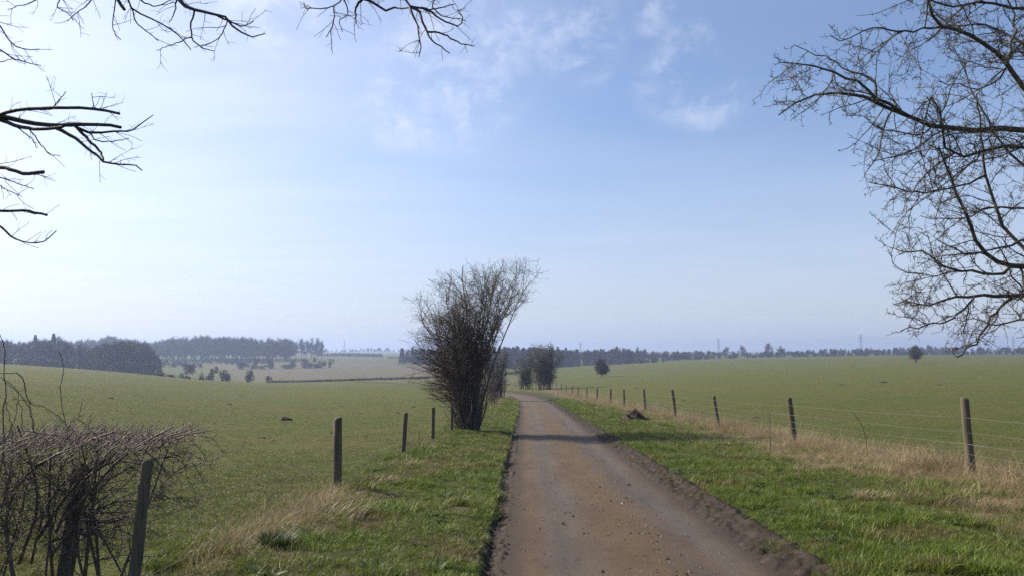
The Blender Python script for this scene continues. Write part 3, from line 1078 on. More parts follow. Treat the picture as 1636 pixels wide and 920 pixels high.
def right_tree():
    rng = np.random.default_rng(21)
    Y0 = 7.2
    base = stand(6.9, 7.6)
    t = thing('hawthorn_tree', 'lichened bare hawthorn whose twiggy limbs reach in from the right', 'tree', base)
    hub = base + np.array((0.0, -0.1, 1.9))
    hub2 = base + np.array((0.05, -0.1, 3.0))
    hub3 = base + np.array((-0.1, -0.15, 4.2))

    limbs = [
        ([(1700, 215), (1640, 208), (1560, 206), (1500, 203), (1460, 190), (1400, 165), (1350, 150), (1300, 155), (1262, 170), (1244, 184)], 16, 3, 7.4, 6.6),
        ([(1440, 180), (1400, 155), (1370, 130), (1320, 112), (1290, 105), (1262, 100), (1243, 100)], 8, 2, 6.9, 6.4),
        ([(1408, 162), (1397, 130), (1360, 115), (1330, 95), (1300, 85), (1268, 72)], 6, 2, 6.9, 7.2),
        ([(1690, 190), (1632, 135), (1600, 95), (1565, 65), (1530, 50), (1500, 40), (1485, 10), (1475, -30)], 14, 6, 7.4, 7.0),
        ([(1500, 42), (1475, 47), (1440, 50), (1400, 45), (1370, 55), (1340, 66), (1328, 58)], 5, 2, 7.0, 6.7),
        ([(1690, 150), (1625, 62), (1600, 50), (1575, 40), (1540, 42), (1500, 40)], 9, 4, 7.6, 7.9),
        ([(1700, 430), (1640, 425), (1600, 420), (1565, 390), (1542, 336), (1531, 314), (1515, 272), (1500, 235)], 15, 4, 7.4, 6.9),
        ([(1650, 415), (1600, 355), (1585, 310), (1575, 280), (1560, 150)], 10, 4, 7.4, 7.7),
        ([(1690, 462), (1620, 473), (1592, 473), (1560, 473), (1527, 473), (1481, 490), (1443, 479)], 14, 2, 7.4, 6.6),
        ([(1620, 473), (1590, 500), (1574, 525), (1562, 545), (1550, 555), (1530, 570)], 7, 3, 7.2, 6.9),
        ([(1600, 440), (1560, 434), (1531, 431), (1500, 420), (1485, 405), (1460, 404), (1437, 407)], 8, 2, 7.2, 6.7),
        ([(1560, 474), (1540, 495), (1519, 511), (1490, 515), (1470, 520), (1440, 528)], 5, 2, 7.2, 6.8),
        ([(1690, 150), (1640, 236), (1600, 234), (1560, 245), (1523, 249), (1490, 150), (1466, 238), (1430, 250), (1394, 258)], 10, 2, 7.4, 6.8),
        ([(1570, 285), (1530, 300), (1500, 305), (1462, 308), (1430, 300), (1388, 291)], 6, 2, 7.1, 6.5),
        ([(1531, 440), (1480, 440), (1440, 432), (1424, 415), (1427, 390), (1430, 370), (1440, 352)], 3, 1.5, 7.0, 6.9),
        ([(1690, 20), (1620, 12), (1560, 5), (1530, 10), (1480, 0), (1440, -4)], 9, 3, 7.6, 7.3),
        ([(1680, 300), (1640, 270), (1600, 230), (1570, 180), (1545, 130), (1540, 95)], 8, 3, 7.8, 8.2),
        ([(1680, 340), (1630, 335), (1590, 330), (1550, 345), (1500, 350), (1470, 345)], 7, 2, 7.8, 8.1),
        ([(1680, 390), (1640, 385), (1600, 395), (1560, 405), (1530, 400), (1500, 385)], 7, 2, 7.0, 6.6),
        ([(1700, 520), (1660, 510), (1620, 512), (1590, 520), (1560, 510), (1530, 515)], 7, 2, 7.4, 7.9),
        ([(1690, 60), (1650, 60), (1620, 85), (1590, 130), (1560, 140), (1500, 130)], 8, 2, 7.8, 8.2),
        ([(1500, 203), (1480, 215), (1450, 212), (1420, 210), (1370, 185), (1345, 184)], 4, 1.5, 7.1, 7.4),
        ([(1600, 95), (1620, 60), (1620, 30), (1600, -20)], 6, 4, 7.2, 7.5),
    ]
    P, R = traced(rng, limbs, Y0, fat=0.70, kink=0.010)
    # main limbs run back to the trunk outside the picture
    links, lr = [], []
    for p, r in zip(P, R):
        s = p[0]
        if s[0] > 4.9:
            h = hub if s[2] < 2.5 else (hub2 if s[2] < 3.6 else hub3)
            links.append(resample([h, h * 0.45 + s * 0.55 + np.array((0, 0, -0.05)), s, p[1]], 14))
            lr.append(np.linspace(max(r[0] * 1.5, .03), r[1], 14))
    trunk = np.array([resample([base - (0, 0, 0.1), base + (0.03, 0, 0.9), hub, hub2, hub3, hub3 + (0.1, 0.1, 1.2)], 14)])
    tr = np.array([np.linspace(0.17, 0.04, 14)])
    LK, LKR = np.array(links), np.array(lr)
    both, bothR = np.concatenate([P, LK]), np.concatenate([R, LKR])
    bx = [0, 60, 85, 190, 215, 300, 345, 400, 480, 540, 575]
    bl_ = [1440, 1322, 1240, 1236, 1345, 1383, 1425, 1424, 1436, 1436, 1520]

    def prune(P, R):
        q = P[:, -1]
        dz = q[:, 1] * math.cos(PITCH) + (q[:, 2] - EYE) * math.sin(PITCH)
        x = 818 + F * q[:, 0] / dz
        y = 460 - F * ((q[:, 2] - EYE) * math.cos(PITCH) - q[:, 1] * math.sin(PITCH)) / dz
        ok = (x > np.interp(y, bx, bl_) - 14 + rng.normal(0, 16, len(P))) & (y < 568 + rng.normal(0, 6, len(P)))
        return P[ok], R[ok]
    b1, r1 = spawn(rng, both, bothR, 8.2, (0.08, 0.97), (56, 16), lambda t, L: 0.56 * (1.1 - 0.55 * t) * np.minimum(L, 1.2), 8, 0.20, (-0.12, -0.03, 0.04), 0.011, 0.0032)
    b1, r1 = prune(b1, r1)
    b2, r2 = spawn(rng, np.concatenate([b1]), r1, 12.0, (0.1, 1.0), (60, 20), lambda t, L: 0.42 * np.minimum(L, 0.6), 5, 0.3, (-0.03, 0, 0.05), 0.014, 0.0026)
    b2b, r2b = spawn(rng, P, R, 14.0, (0.1, 1.0), (65, 20), lambda t, L: 0.17 + 0 * t, 5, 0.32, (-0.03, 0, 0.02), 0.016, 0.0028)
    b2, r2 = prune(b2, r2)
    b2b, r2b = prune(b2b, r2b)
    b3, r3 = spawn(rng, np.concatenate([b2, b2b]), np.concatenate([r2, r2b]), 26.0, (0.1, 1.0), (65, 22), lambda t, L: 0.036 + 0 * t, 3, 0.3, (0, 0, 0.1), 0.07, 0.0026)
    b3b, r3b = spawn(rng, b1, r1, 30.0, (0.1, 1.0), (65, 22), lambda t, L: 0.036 + 0 * t, 3, 0.3, (0, 0, 0.1), 0.07, 0.0026)
    build_parts(t, [('trunk', [(trunk, tr, 10)], M_HAW),
                    ('limb', [(P, R, 6), (LK, LKR, 7)], M_HAW),
                    ('twigs', [(b1, r1, 4), (b2, r2, 3), (b2b, r2b, 3), (b3, r3, 3), (b3b, r3b, 3)], M_HAW)])


def left_tree():
    rng = np.random.default_rng(33)
    Y0 = 6.0
    base = stand(-6.2, 6.6)
    t = thing('overhanging_tree', 'dark bare tree with sawn branches reaching in from the left and overhead', 'tree', base)
    hub = base + np.array((0.1, -0.1, 2.2))
    hub2 = base + np.array((0.25, -0.2, 3.6))
    hub3 = base + np.array((0.6, -0.2, 4.9))
    limbs = [
        ([(-60, 200), (0, 184), (30, 176), (70, 174), (110, 173), (150, 175), (191, 182)], 8, 5, 6.2, 5.9),
        ([(-60, 182), (0, 186), (40, 196), (80, 200), (130, 200), (170, 200), (193, 204)], 11, 6, 6.2, 6.0),
        ([(-50, 178), (0, 192), (35, 204), (60, 207), (100, 203)], 8, 6, 6.2, 6.0),
        ([(92, 202), (110, 215), (130, 228), (150, 245), (165, 258), (185, 262), (205, 263), (218, 264), (227, 273)], 7, 2, 6.0, 5.8),
        ([(112, 205), (140, 222), (156, 238), (165, 256)], 6, 4, 6.0, 5.85),
        ([(118, 205), (150, 213), (185, 209), (208, 209), (222, 200), (245, 184)], 6, 1.8, 6.0, 6.2),
        ([(140, 212), (155, 225), (180, 226), (206, 222)], 3, 1.5, 6.0, 6.1),
        ([(-50, 255), (0, 268), (20, 272), (45, 278), (70, 275)], 8, 7, 6.2, 6.0),
        ([(-50, 335), (0, 337), (40, 337), (75, 344)], 6, 5, 6.2, 6.0),
        ([(-40, 345), (0, 362), (20, 380), (50, 388), (68, 387), (90, 369)], 5, 1.8, 6.2, 6.0),
        ([(-20, 280), (0, 284), (25, 292), (54, 302)], 3, 1.5, 6.2, 6.2),
        ([(-20, 285), (0, 297), (12, 305), (31, 313)], 3, 1.5, 6.2, 6.0),
        ([(50, 206), (65, 230), (80, 247), (97, 250)], 2.5, 1.5, 6.1, 6.2),
        ([(25, 204), (48, 220), (60, 237)], 2.5, 1.5, 6.1, 6.1),
        ([(-40, -10), (0, 42), (20, 70), (40, 80), (63, 79)], 4, 1.8, 6.3, 6.0),
        ([(-40, 50), (0, 80), (25, 95), (65, 105)], 4, 1.5, 6.3, 6.1),
        ([(-40, 110), (0, 100), (20, 93)], 3, 1.5, 6.3, 6.1),
        ([(93, 172), (94, 160), (105, 147)], 2.5, 1.5, 5.95, 5.9),
        ([(148, 173), (149, 165), (147, 149)], 2, 1.4, 5.9, 5.9),
        ([(255, -60), (270, -25), (285, 0), (305, 14), (320, 18), (340, 23), (362, 29), (370, 43), (384, 51), (400, 60), (424, 54)], 10, 2, 6.2, 5.8),
        ([(345, 24), (375, 38), (390, 42), (405, 34)], 4, 1.8, 5.95, 6.0),
        ([(317, 18), (305, 45), (306, 60), (320, 75), (342, 82)], 4, 1.5, 6.0, 6.0),
        ([(306, 58), (285, 68), (250, 81)], 2.5, 1.5, 6.0, 6.2),
        ([(362, 30), (358, 50), (340, 68), (322, 73)], 2.5, 1.5, 5.9, 6.0),
        ([(283, -2), (275, 30), (270, 37)], 3.5, 1.6, 6.1, 6.1),
        ([(150, -60), (200, -10), (212, 15), (240, 30), (265, 42), (285, 58), (305, 80)], 5, 1.8, 6.3, 6.0),
        ([(212, 15), (220, 38), (240, 55), (253, 66)], 3, 1.5, 6.1, 6.0),
        ([(170, -60), (185, -5), (181, 30), (181, 50), (193, 64)], 4, 1.5, 6.3, 6.2),
        ([(150, -70), (185, -5), (199, 16)], 8, 6, 6.3, 6.2),
        ([(120, -60), (150, -6), (138, 10), (118, 24), (108, 34)], 4, 1.5, 6.4, 6.3),
        ([(70, -60), (95, 0), (90, 10), (110, 22), (117, 34)], 4, 1.5, 6.4, 6.3),
        ([(90, -50), (62, -2), (40, 8), (12, 16)], 4, 1.5, 6.4, 6.4),
        ([(240, -30), (225, 0), (250, 10), (275, 0)], 4, 1.8, 6.2, 6.1),
        ([(500, -90), (545, -40), (583, 1), (594, 3), (609, 13), (623, 19), (634, 11), (642, 15), (652, 13)], 9, 3, 6.3, 6.0),
        ([(583, 1), (568, 13), (568, 25), (569, 39)], 6, 1.8, 6.1, 6.0),
        ([(560, -90), (620, -50), (647, 0), (658, 15), (660, 29), (669, 44), (670, 64), (673, 81), (669, 91)], 8, 1.8, 6.3, 5.9),
        ([(658, 15), (671, 20), (673, 29), (682, 51), (693, 68), (708, 77), (719, 86)], 6, 1.8, 6.1, 5.9),
        ([(660, 10), (691, 21), (700, 29), (715, 37), (735, 41), (739, 29), (730, 16)], 5, 1.8, 6.1, 6.2),
        ([(682, 51), (704, 53), (724, 64), (737, 70), (759, 74)], 4, 1.5, 5.95, 6.1),
        ([(668, 11), (693, 15), (715, 9), (728, 7)], 4, 1.5, 6.1, 6.2),
        ([(530, -70), (546, 0), (535, 11), (521, 13), (505, 14), (488, 14), (485, 5)], 4, 1.5, 6.2, 6.0),
        ([(535, 11), (534, 25), (531, 42), (521, 60)], 3, 1.5, 6.1, 6.0),
        ([(545, -30), (550, 0), (556, 22), (542, 35), (547, 52)], 3.5, 1.5, 6.2, 6.2),
        ([(690, -60), (700, -10), (690, 10), (705, 25), (730, 30), (745, 35)], 4, 1.6, 6.3, 6.4),
        ([(600, -60), (612, -20), (640, 0), (665, -6), (690, 0)], 4, 1.6, 6.2, 6.4),
    ]
    P, R = traced(rng, limbs, Y0, 0.2, kink=0.003, fat=0.88)
    links, lr = [], []
    for p, r in zip(P, R):
        s = p[0]
        pxx = 818 + F * s[0] / s[1]
        up = s[2] > EYE + s[1] * (math.tan(math.atan(460 / F) + PITCH)) - 0.03
        if pxx < 0 or up:
            h = hub if s[2] < 3.3 else (hub2 if s[2] < 4.1 else hub3)
            mid = h * 0.5 + s * 0.5 + np.array((0, 0, 0.18))
            links.append(resample([h, mid, s, p[1]], 14))
            lr.append(np.linspace(max(r[0] * 1.6, .015), r[1], 14))
    trunk = np.array([resample([base - (0, 0, 0.1), base + (0.03, 0, 1.0), hub, hub2, hub3, hub3 + (0.3, 0.3, 1.0)], 14)])
    tr = np.array([np.linspace(0.16, 0.05, 14)])
    LK, LKR = np.array(links), np.array(lr)
    b1, r1 = spawn(rng, P, R, 9.0, (0.12, 0.98), (46, 15), lambda t, L: 0.22 * (1.15 - 0.5 * t), 6, 0.13, (0.05, 0, 0.02), 0.012, 0.0026)
    b2, r2 = spawn(rng, b1, r1, 9.0, (0.3, 1.0), (48, 15), lambda t, L: 0.08 + 0 * t, 4, 0.18, (0, 0, 0.02), 0.02, 0.0018)
    b3, r3 = spawn(rng, P, R, 5.0, (0.1, 1.0), (60, 15), lambda t, L: 0.03 + 0 * t, 3, 0.2, (0, 0, 0), 0.06, 0.002)
    build_parts(t, [('trunk', [(trunk, tr, 10)], M_BACKLIT), ('limb', [(P, R, 6), (LK, LKR, 6)], M_BACKLIT),
                    ('twigs', [(b1, r1, 4), (b2, r2, 3), (b3, r3, 3)], M_BACKLIT)])


def fan_stems(rng, base, env, ns, zlo, depth, rad, base_w=0.28, n=12):
    """stems that rise from one stool and open like a fan inside the outline env [(h, xl, xr)]"""
    hs = [e[0] for e in env]
    H = hs[-1]
    Ps, Rs = [], []
    for i in range(ns):
        h = rng.uniform(zlo, 1.0) ** 0.8 * H
        xl, xr = np.interp(h, hs, [e[1] for e in env]), np.interp(h, hs, [e[2] for e in env])
        c, w = (xl + xr) / 2, (xr - xl) / 2
        f = rng.uniform(-0.92, 0.92)
        dd = depth * w * math.sqrt(max(0.05, 1 - f * f)) * rng.uniform(-1, 1)
        tip = base + np.array((c + f * w, dd, h))
        a = rng.uniform(0, 6.28)
        r = base_w * math.sqrt(rng.uniform(0, 1))
        s = base + np.array((r * math.cos(a), r * math.sin(a), -0.1))
        mid = s * 0.62 + tip * 0.38
        mid[2] = base[2] + h * rng.uniform(0.44, 0.52)
        P = resample([s, mid, tip], n)
        P[1:-1] += np.cumsum(rng.normal(0, 0.012 * H / 3, (n - 2, 3)), 0)
        rr = rad * rng.uniform(0.6, 1.25)
        Ps.append(P)
        Rs.append(rr * np.linspace(1, 0.22, n))
    return np.array(Ps), np.array(Rs)


def main_tree():
    rng = np.random.default_rng(44)
    g = stand(-1.42, 26.0)
    t = thing('roadside_hawthorn', 'tall bare fan shaped hawthorn on the left verge casting a shadow across the lane', 'tree', g)
    env = [(0, -.3, .3), (.5, -.6, .4), (1, -1.2, .5), (1.5, -1.6, .5), (2, -1.85, .55), (2.5, -1.95, .65), (3, -1.9, .8), (3.5, -1.9, 1.1), (4, -2.0, 1.5),
           (4.3, -2.2, 1.9), (4.8, -1.8, 2.4), (5.1, -1.3, 2.4), (5.4, -.6, 2.3), (5.6, .7, 2.0)]
    hs = [e[0] for e in env]

    def inside(P, R, k=1.06):
        tip = P[:, -1] - g
        h = np.clip(tip[:, 2], 0, 5.6)
        xl, xr = np.interp(h, hs, [e[1] for e in env]) * k - 0.1, np.interp(h, hs, [e[2] for e in env]) * k + 0.1
        ok = (tip[:, 0] > xl) & (tip[:, 0] < xr) & (tip[:, 2] < 5.8) & (np.abs(tip[:, 1]) < 2.1)
        return P[ok], R[ok]
    P, R = fan_stems(rng, g, env, 16, 0.62, 0.9, 0.040)
    Pl, Rl = fan_stems(rng, g, [(h, a, b * 0.8) for h, a, b in env], 14, 0.22, 0.6, 0.022)
    PP, RR = np.concatenate([P, Pl]), np.concatenate([R, Rl])
    l1, lr1 = inside(*spawn(rng, P, R, 3.2, (0.22, 0.92), (40, 12), lambda t_, L: 2.3 * (1.12 - 0.75 * t_), 9, 0.15, (-0.06, 0, 0.10), 0.012, 0.009))
    l2s = [inside(*spawn(rng, p_, r_, 4.6, (0.25, 0.98), (45, 15), lambda t_, L: 0.85 * (1.15 - 0.5 * t_), 7, 0.18, (-0.06, 0, 0.08), 0.010, 0.0055)) for p_, r_ in ((l1, lr1), (P, R))]
    l2, lr2 = np.concatenate([q_[0] for q_ in l2s]), np.concatenate([q_[1] for q_ in l2s])
    b1, r1 = l1, lr1
    b2, r2 = inside(*spawn(rng, l2, lr2, 6.5, (0.15, 1), (50, 16), lambda t_, L: 0.42 + 0 * t_, 5, 0.2, (-0.05, 0, 0.06), 0.010, 0.0042), 1.12)
    b3, r3 = spawn(rng, b2, r2, 7.0, (0.15, 1), (55, 18), lambda t_, L: 0.16 + 0 * t_, 3, 0.2, (0, 0, 0.03), 0.02, 0.0036)
    low = np.concatenate([Pl, P])
    lowr = np.concatenate([Rl, R])
    bl, rl = inside(*spawn(rng, low, lowr, 6.5, (0.14, 0.66), (70, 18), lambda t_, L: 1.5 - 0.5 * t_, 7, 0.09, (-0.85, -0.05, 0.10), 0.008, 0.0042, 0.10), 1.1)
    b4, r4 = spawn(rng, bl, rl, 5.0, (0.2, 1), (32, 12), lambda t_, L: 0.32 + 0 * t_, 4, 0.14, (-0.15, 0, 0.05), 0.012, 0.0040)
    # dense suckers round the foot
    ang = rng.uniform(0, 6.28, 260)
    rr = rng.uniform(0.03, 0.33, 260)
    s = g + np.stack([rr * np.cos(ang), rr * np.sin(ang), np.full(260, -0.05)], -1)
    hh = rng.uniform(0.6, 2.5, 260)
    e = s + np.stack([rr * np.cos(ang) * 0.8 + rng.normal(-0.06, 0.11, 260), rr * np.sin(ang) * 0.8, hh], -1)
    su = np.array([resample([a, (a + b) / 2 + rng.normal(0, 0.06, 3), b], 6) for a, b in zip(s, e)])
    sr = np.repeat(np.linspace(0.016, 0.006, 6)[None], 260, 0)
    s2, sr2 = spawn(rng, su, sr, 5, (0.1, 1), (40, 15), lambda t_, L: 0.32 + 0 * t_, 4, 0.2, (-0.05, 0, 0.06), 0.02, 0.0042)
    build_parts(t, [('stem', [(P, R, 6)], M_STEM), ('suckers', [(su, sr, 4), (s2, sr2, 3), (Pl, Rl, 5)], M_STEM),
                    ('crown', [(b1, r1, 5), (l2, lr2, 4), (b2, r2, 3), (b3, r3, 3)], M_STEM), ('side_twigs', [(bl, rl, 3), (b4, r4, 3)], M_RED)])


def column_bush(name, label, cat, px, py, H, W, seed, stems=26, mat=M_BARK, spread=1.0, rmul=1.0, dens=1.0, group=None, Yfix=None, foot=0.62):
    rng = np.random.default_rng(seed)
    if Yfix:
        p = at(px, py, Yfix)
        g = stand(p[0], Yfix)
    else:
        g = ground(px, py)
    t = thing(name, label, cat, g, group=group)
    w = W / 2
    env = [(0, -foot * .8 * w, foot * .8 * w), (.12 * H, -foot * 1.1 * w, foot * 1.1 * w), (.3 * H, -max(foot, .5) * 1.3 * w, max(foot, .5) * 1.3 * w), (.6 * H, -.9 * w, .9 * w), (.8 * H, -w * spread, w * spread), (H, -.55 * w, .55 * w)]
    P, R = fan_stems(rng, g, env, stems, 0.55, 0.8, 0.045 * H / 6 * rmul, 0.14 * W * foot / .35)
    q = H / 6
    b1, r1 = spawn(rng, P, R, 5.0 * dens / q, (0.1, 0.98), (36, 14), lambda t_, L: 0.95 * q * (1.1 - 0.6 * t_), 5, 0.14, (0, 0, 0.15), 0.012, 0.009 * rmul * q)
    b2, r2 = spawn(rng, b1, r1, 6.0 * dens / q, (0.1, 1), (42, 16), lambda t_, L: 0.5 * q + 0 * t_, 4, 0.18, (0, 0, 0.1), 0.016, 0.008 * rmul * q)
    b3, r3 = spawn(rng, b2, r2, 5.0 * dens / q, (0.1, 1), (42, 16), lambda t_, L: 0.26 * q + 0 * t_, 3, 0.18, (0, 0, 0.1), 0.02, 0.007 * rmul * q)
    build_parts(t, [('trunk', [(P, R, 5)], mat), ('crown', [(b1, r1, 3), (b2, r2, 3), (b3, r3, 3)], mat)])
    return t


def round_tree(name, label, px, py, H, W, seed, trunk_h=0.22, mat=M_BARK, flat=0.55, group=None, Yfix=None, dens=1.0, thick=1.0):
    """a lone tree: short bole, limbs spreading to a domed crown"""
    rng = np.random.default_rng(seed)
    if Yfix:
        p = at(px, py, Yfix)
        g = stand(p[0], Yfix)
    else:
        g = ground(px, py)
    t = thing(name, label, 'tree', g, group=group)
    bole = np.array([resample([g - (0, 0, .15), g + (0.02 * H, 0, trunk_h * H * .6), g + (0, 0, trunk_h * H)], 8)])
    br = np.array([np.linspace(0.045, 0.032, 8) * H])
    Ps, Rs = [], []
    for i in range(16):
        a = rng.uniform(0, 6.28)
        el = math.radians(rng.uniform(12, 88))
        tip = g + np.array((math.cos(a) * math.cos(el) * W / 2, math.sin(a) * math.cos(el) * W / 2, trunk_h * H + math.sin(el) * (H * (1 - trunk_h)) + 0.06 * H)) * np.array((1, 1, 1))
        s = bole[0, -1 - rng.integers(0, 3)]
        mid = s * 0.5 + tip * 0.5 + np.array((0, 0, 0.06 * H))
        P = resample([s, mid, tip], 9)
        P[1:-1] += rng.normal(0, 0.012 * H, (7, 3))
        Ps.append(P)
        Rs.append(np.linspace(0.020, 0.005, 9) * H * rng.uniform(.7, 1.2))
    P, R = np.array(Ps), np.array(Rs)
    q = H / 6
    b1, r1 = spawn(rng, P, R, 5.0 / q * dens, (0.2, 1), (45, 15), lambda t_, L: 0.28 * H * (1.1 - 0.5 * t_), 5, 0.18, (0, 0, 0.05), 0.012, 0.010 * q * thick)
    b2, r2 = spawn(rng, b1, r1, 6.0 / q * dens, (0.15, 1), (45, 18), lambda t_, L: 0.12 * H + 0 * t_, 4, 0.2, (0, 0, 0.05), 0.018, 0.009 * q * thick)
    b3, r3 = spawn(rng, b2, r2, 6.0 / q * dens, (0.15, 1), (45, 18), lambda t_, L: 0.06 * H + 0 * t_, 3, 0.2, (0, 0, 0), 0.02, 0.008 * q * thick)
    build_parts(t, [('trunk', [(bole, br, 8), (P, R, 5)], mat), ('crown', [(b1, r1, 3), (b2, r2, 3), (b3, r3, 3)], mat)])
    return t


def hedge():
    rng = np.random.default_rng(55)
    t = thing('clipped_hedge', 'flat topped flail cut thorn hedge in the near left corner', 'hedge', stand(-4.0, 6.2))
    ztop = 1.7 - 0.108 * 6.35
    Ps, Rs = [], []
    for i in range(52):
        X, Y = rng.uniform(-7.8, -3.25), rng.normal(6.4, 0.25)
        s = stand(X, Y, 0.05)
        tip = np.array((X + rng.normal(0.25, 0.35), Y + rng.normal(0, 0.3), ztop - rng.uniform(0.0, 0.25)))
        mid = s * 0.5 + tip * 0.5 + rng.normal(0, 0.07, 3)
        Ps.append(resample([s, mid, tip], 10))
        Rs.append(np.linspace(1, 0.4, 10) * rng.uniform(0.007, 0.020))
    # strong branches that lean out to the right under the cut top
    for (pts, w0, w1, ya, yb) in [
        ([(60, 860), (100, 800), (150, 745), (200, 715), (260, 700), (340, 687)], 9, 2, 6.2, 6.0),
        ([(90, 850), (130, 770), (190, 730), (240, 705), (290, 690), (312, 682)], 8, 2, 6.1, 5.9),
        ([(100, 830), (140, 790), (165, 760), (210, 718), (260, 690), (275, 682)], 8, 3, 6.0, 5.8),
        ([(50, 900), (70, 820), (110, 760), (170, 730), (230, 735), (300, 722)], 6, 2, 6.3, 6.2),
        ([(80, 890), (130, 830), (190, 800), (240, 800), (290, 793)], 5, 2, 6.1, 6.2),
        ([(70, 870), (120, 850), (170, 830), (230, 815), (270, 760), (310, 735)], 5, 2, 6.3, 6.3),
        ([(30, 900), (60, 800), (50, 740), (35, 700), (28, 680)], 8, 4, 6.2, 6.0),
        ([(20, 920), (10, 820), (40, 760), (100, 720), (150, 700), (180, 690)], 7, 4, 6.0, 5.8),
        ([(110, 930), (120, 850), (150, 790), (220, 740), (280, 730), (305, 750)], 5, 2, 6.0, 6.3),
    ]:
        P = resample([at(x, y, 0.3 + ya + (yb - ya) * i / 5) for i, (x, y) in enumerate(pts)], 10)
        Ps.append(P)
        Rs.append(np.linspace(w0, w1, 10) / 2 / F * 4.6)
    P, R = np.array(Ps), np.array(Rs)
    b1, r1 = spawn(rng, P, R, 15.0, (0.15, 1), (55, 18), lambda t_, L: 0.42 * (1.1 - 0.4 * t_), 7, 0.18, (0.18, 0, 0.06), 0.011, 0.0028)
    b2, r2 = spawn(rng, b1, r1, 14.0, (0.1, 1), (52, 18), lambda t_, L: 0.18 + 0 * t_, 5, 0.2, (0.10, 0, 0.08), 0.014, 0.0021)
    b3, r3 = spawn(rng, b2, r2, 11.0, (0.1, 1), (50, 20), lambda t_, L: 0.06 + 0 * t_, 3, 0.2, (0.05, 0, 0.1), 0.03, 0.0022)

    def cut(P, R, soft):
        lim = ztop + 0.03 * np.sin(P[:, 0, 0] * 5) + rng.exponential(0.022, len(P)) + soft
        keep = P[:, 0, 2] < lim - 0.01
        P, R, lim = P[keep].copy(), R[keep], lim[keep]
        over = P[:, :, 2] > lim[:, None]
        P[:, :, 2] = np.where(over, lim[:, None] + (P[:, :, 2] - lim[:, None]) * 0.06, P[:, :, 2])
        keep = (P[:, -1, 0] < -2.25) & (P[:, :, 2].min(1) > -0.4)
        return P[keep], R[keep]
    b1, r1 = cut(b1, r1, 0)
    b2, r2 = cut(b2, r2, 0)
    b3, r3 = cut(b3, r3, 0.01)
    # stubs left by the flail along the top
    n = 2200
    X = -2.75 - 4.6 * rng.uniform(0, 1, n) ** 1.1
    s = np.stack([X, rng.normal(6.35, 0.40, n), ztop - rng.uniform(0.03, 0.12, n)], -1)
    d = np.stack([rng.normal(0.06, 0.05, n), rng.normal(0, 0.05, n), rng.uniform(0.05, 0.13, n)], -1)
    st = np.stack([s, s + d * 0.5 + rng.normal(0, .006, (n, 3)), s + d], 1)
    sr = np.repeat(np.linspace(0.0036, 0.0028, 3)[None], n, 0) * rng.uniform(0.6, 1.3, (n, 1))
    build_parts(t, [('stem', [(P, R, 6)], M_HEDGE), ('twigs', [(b1, r1, 4), (b2, r2, 3), (b3, r3, 3)], M_HEDGE), ('cut_ends', [(st, sr, 4)], M_STUB)])


def bramble():
    rng = np.random.default_rng(66)
    t = thing('bramble', 'thin arching bramble canes rising above the clipped hedge', 'bramble', stand(-4.3, 5.9))
    limbs = [
        ([(10, 760), (5, 680), (8, 600), (6, 545), (-2, 530)], 4, 2, 6.0, 5.8),
        ([(0, 595), (16, 594), (30, 598), (42, 630), (52, 665), (54, 690)], 3.5, 2, 5.9, 6.0),
        ([(110, 690), (103, 665), (97, 640), (98, 610), (101, 580), (95, 562)], 3, 1.5, 6.0, 6.1),
        ([(100, 670), (80, 655), (55, 645), (40, 640), (20, 636)], 2.5, 1.5, 6.0, 5.9),
        ([(40, 690), (35, 650), (20, 620), (4, 605)], 3, 1.5, 6.1, 6.0),
        ([(20, 700), (14, 660), (8, 640), (0, 630)], 3, 1.5, 5.9, 6.0),
        ([(60, 690), (45, 650), (30, 625), (10, 608), (-10, 600)], 2.5, 1.5, 6.2, 6.1),
        ([(118, 688), (124, 665), (130, 640)], 2.5, 1.3, 6.0, 6.0),
        ([(140, 680), (143, 668), (147, 660)], 2.5, 1.3, 6.0, 6.0),
        ([(-10, 720), (15, 690), (25, 660), (30, 640)], 3, 1.5, 5.7, 5.8),
    ]
    P, R = traced(rng, limbs, 6.0, 0.2, fat=0.6)
    b1, r1 = spawn(rng, P, R, 7, (0.2, 1), (50, 15), lambda t_, L: 0.10 + 0 * t_, 4, 0.15, (0, 0, 0.05), 0.02, 0.0020)
    build_parts(t, [('cane', [(P, R, 5)], M_HEDGE), ('shoots', [(b1, r1, 3)], M_HEDGE)])


right_tree()
left_tree()
main_tree()
hedge()
bramble()
column_bush('hedgerow_tree', 'dark bare hedgerow tree behind the fan shaped hawthorn on the left fence line', 'tree', 794, 640, 5.0, 3.6, 71, 34, M_BARK, dens=0.9, Yfix=74)
column_bush('thorn_bush', 'low purple brown thorn bush below the hedgerow tree on the left fence line', 'bush', 781, 652, 2.3, 2.8, 72, 26, M_RED, dens=0.8, Yfix=56)
column_bush('bend_bush', 'largest bare bush beside the right fence where the lane bends', 'bush', 867, 626, 7.9, 7.2, 73, 46, M_BARK, 1.15, dens=1.1, Yfix=139)
column_bush('bend_bush', 'narrower leaning bare bush left of the largest bush at the bend', 'bush', 839, 625, 5.8, 5.0, 74, 34, M_BARK, 1.2, dens=1.1, Yfix=146)
round_tree('field_thorn', 'small dense lone thorn tree in the right field above the fence line', 961, 602, 4.7, 3.7, 75, 0.14, M_BARK, Yfix=240, dens=2.0, thick=1.6)
round_tree('field_oak', 'lone wide domed bare tree near the top of the right field', 1463, 580, 5.0, 6.2, 76, 0.2, M_BARK, Yfix=257, dens=1.4, thick=1.4)


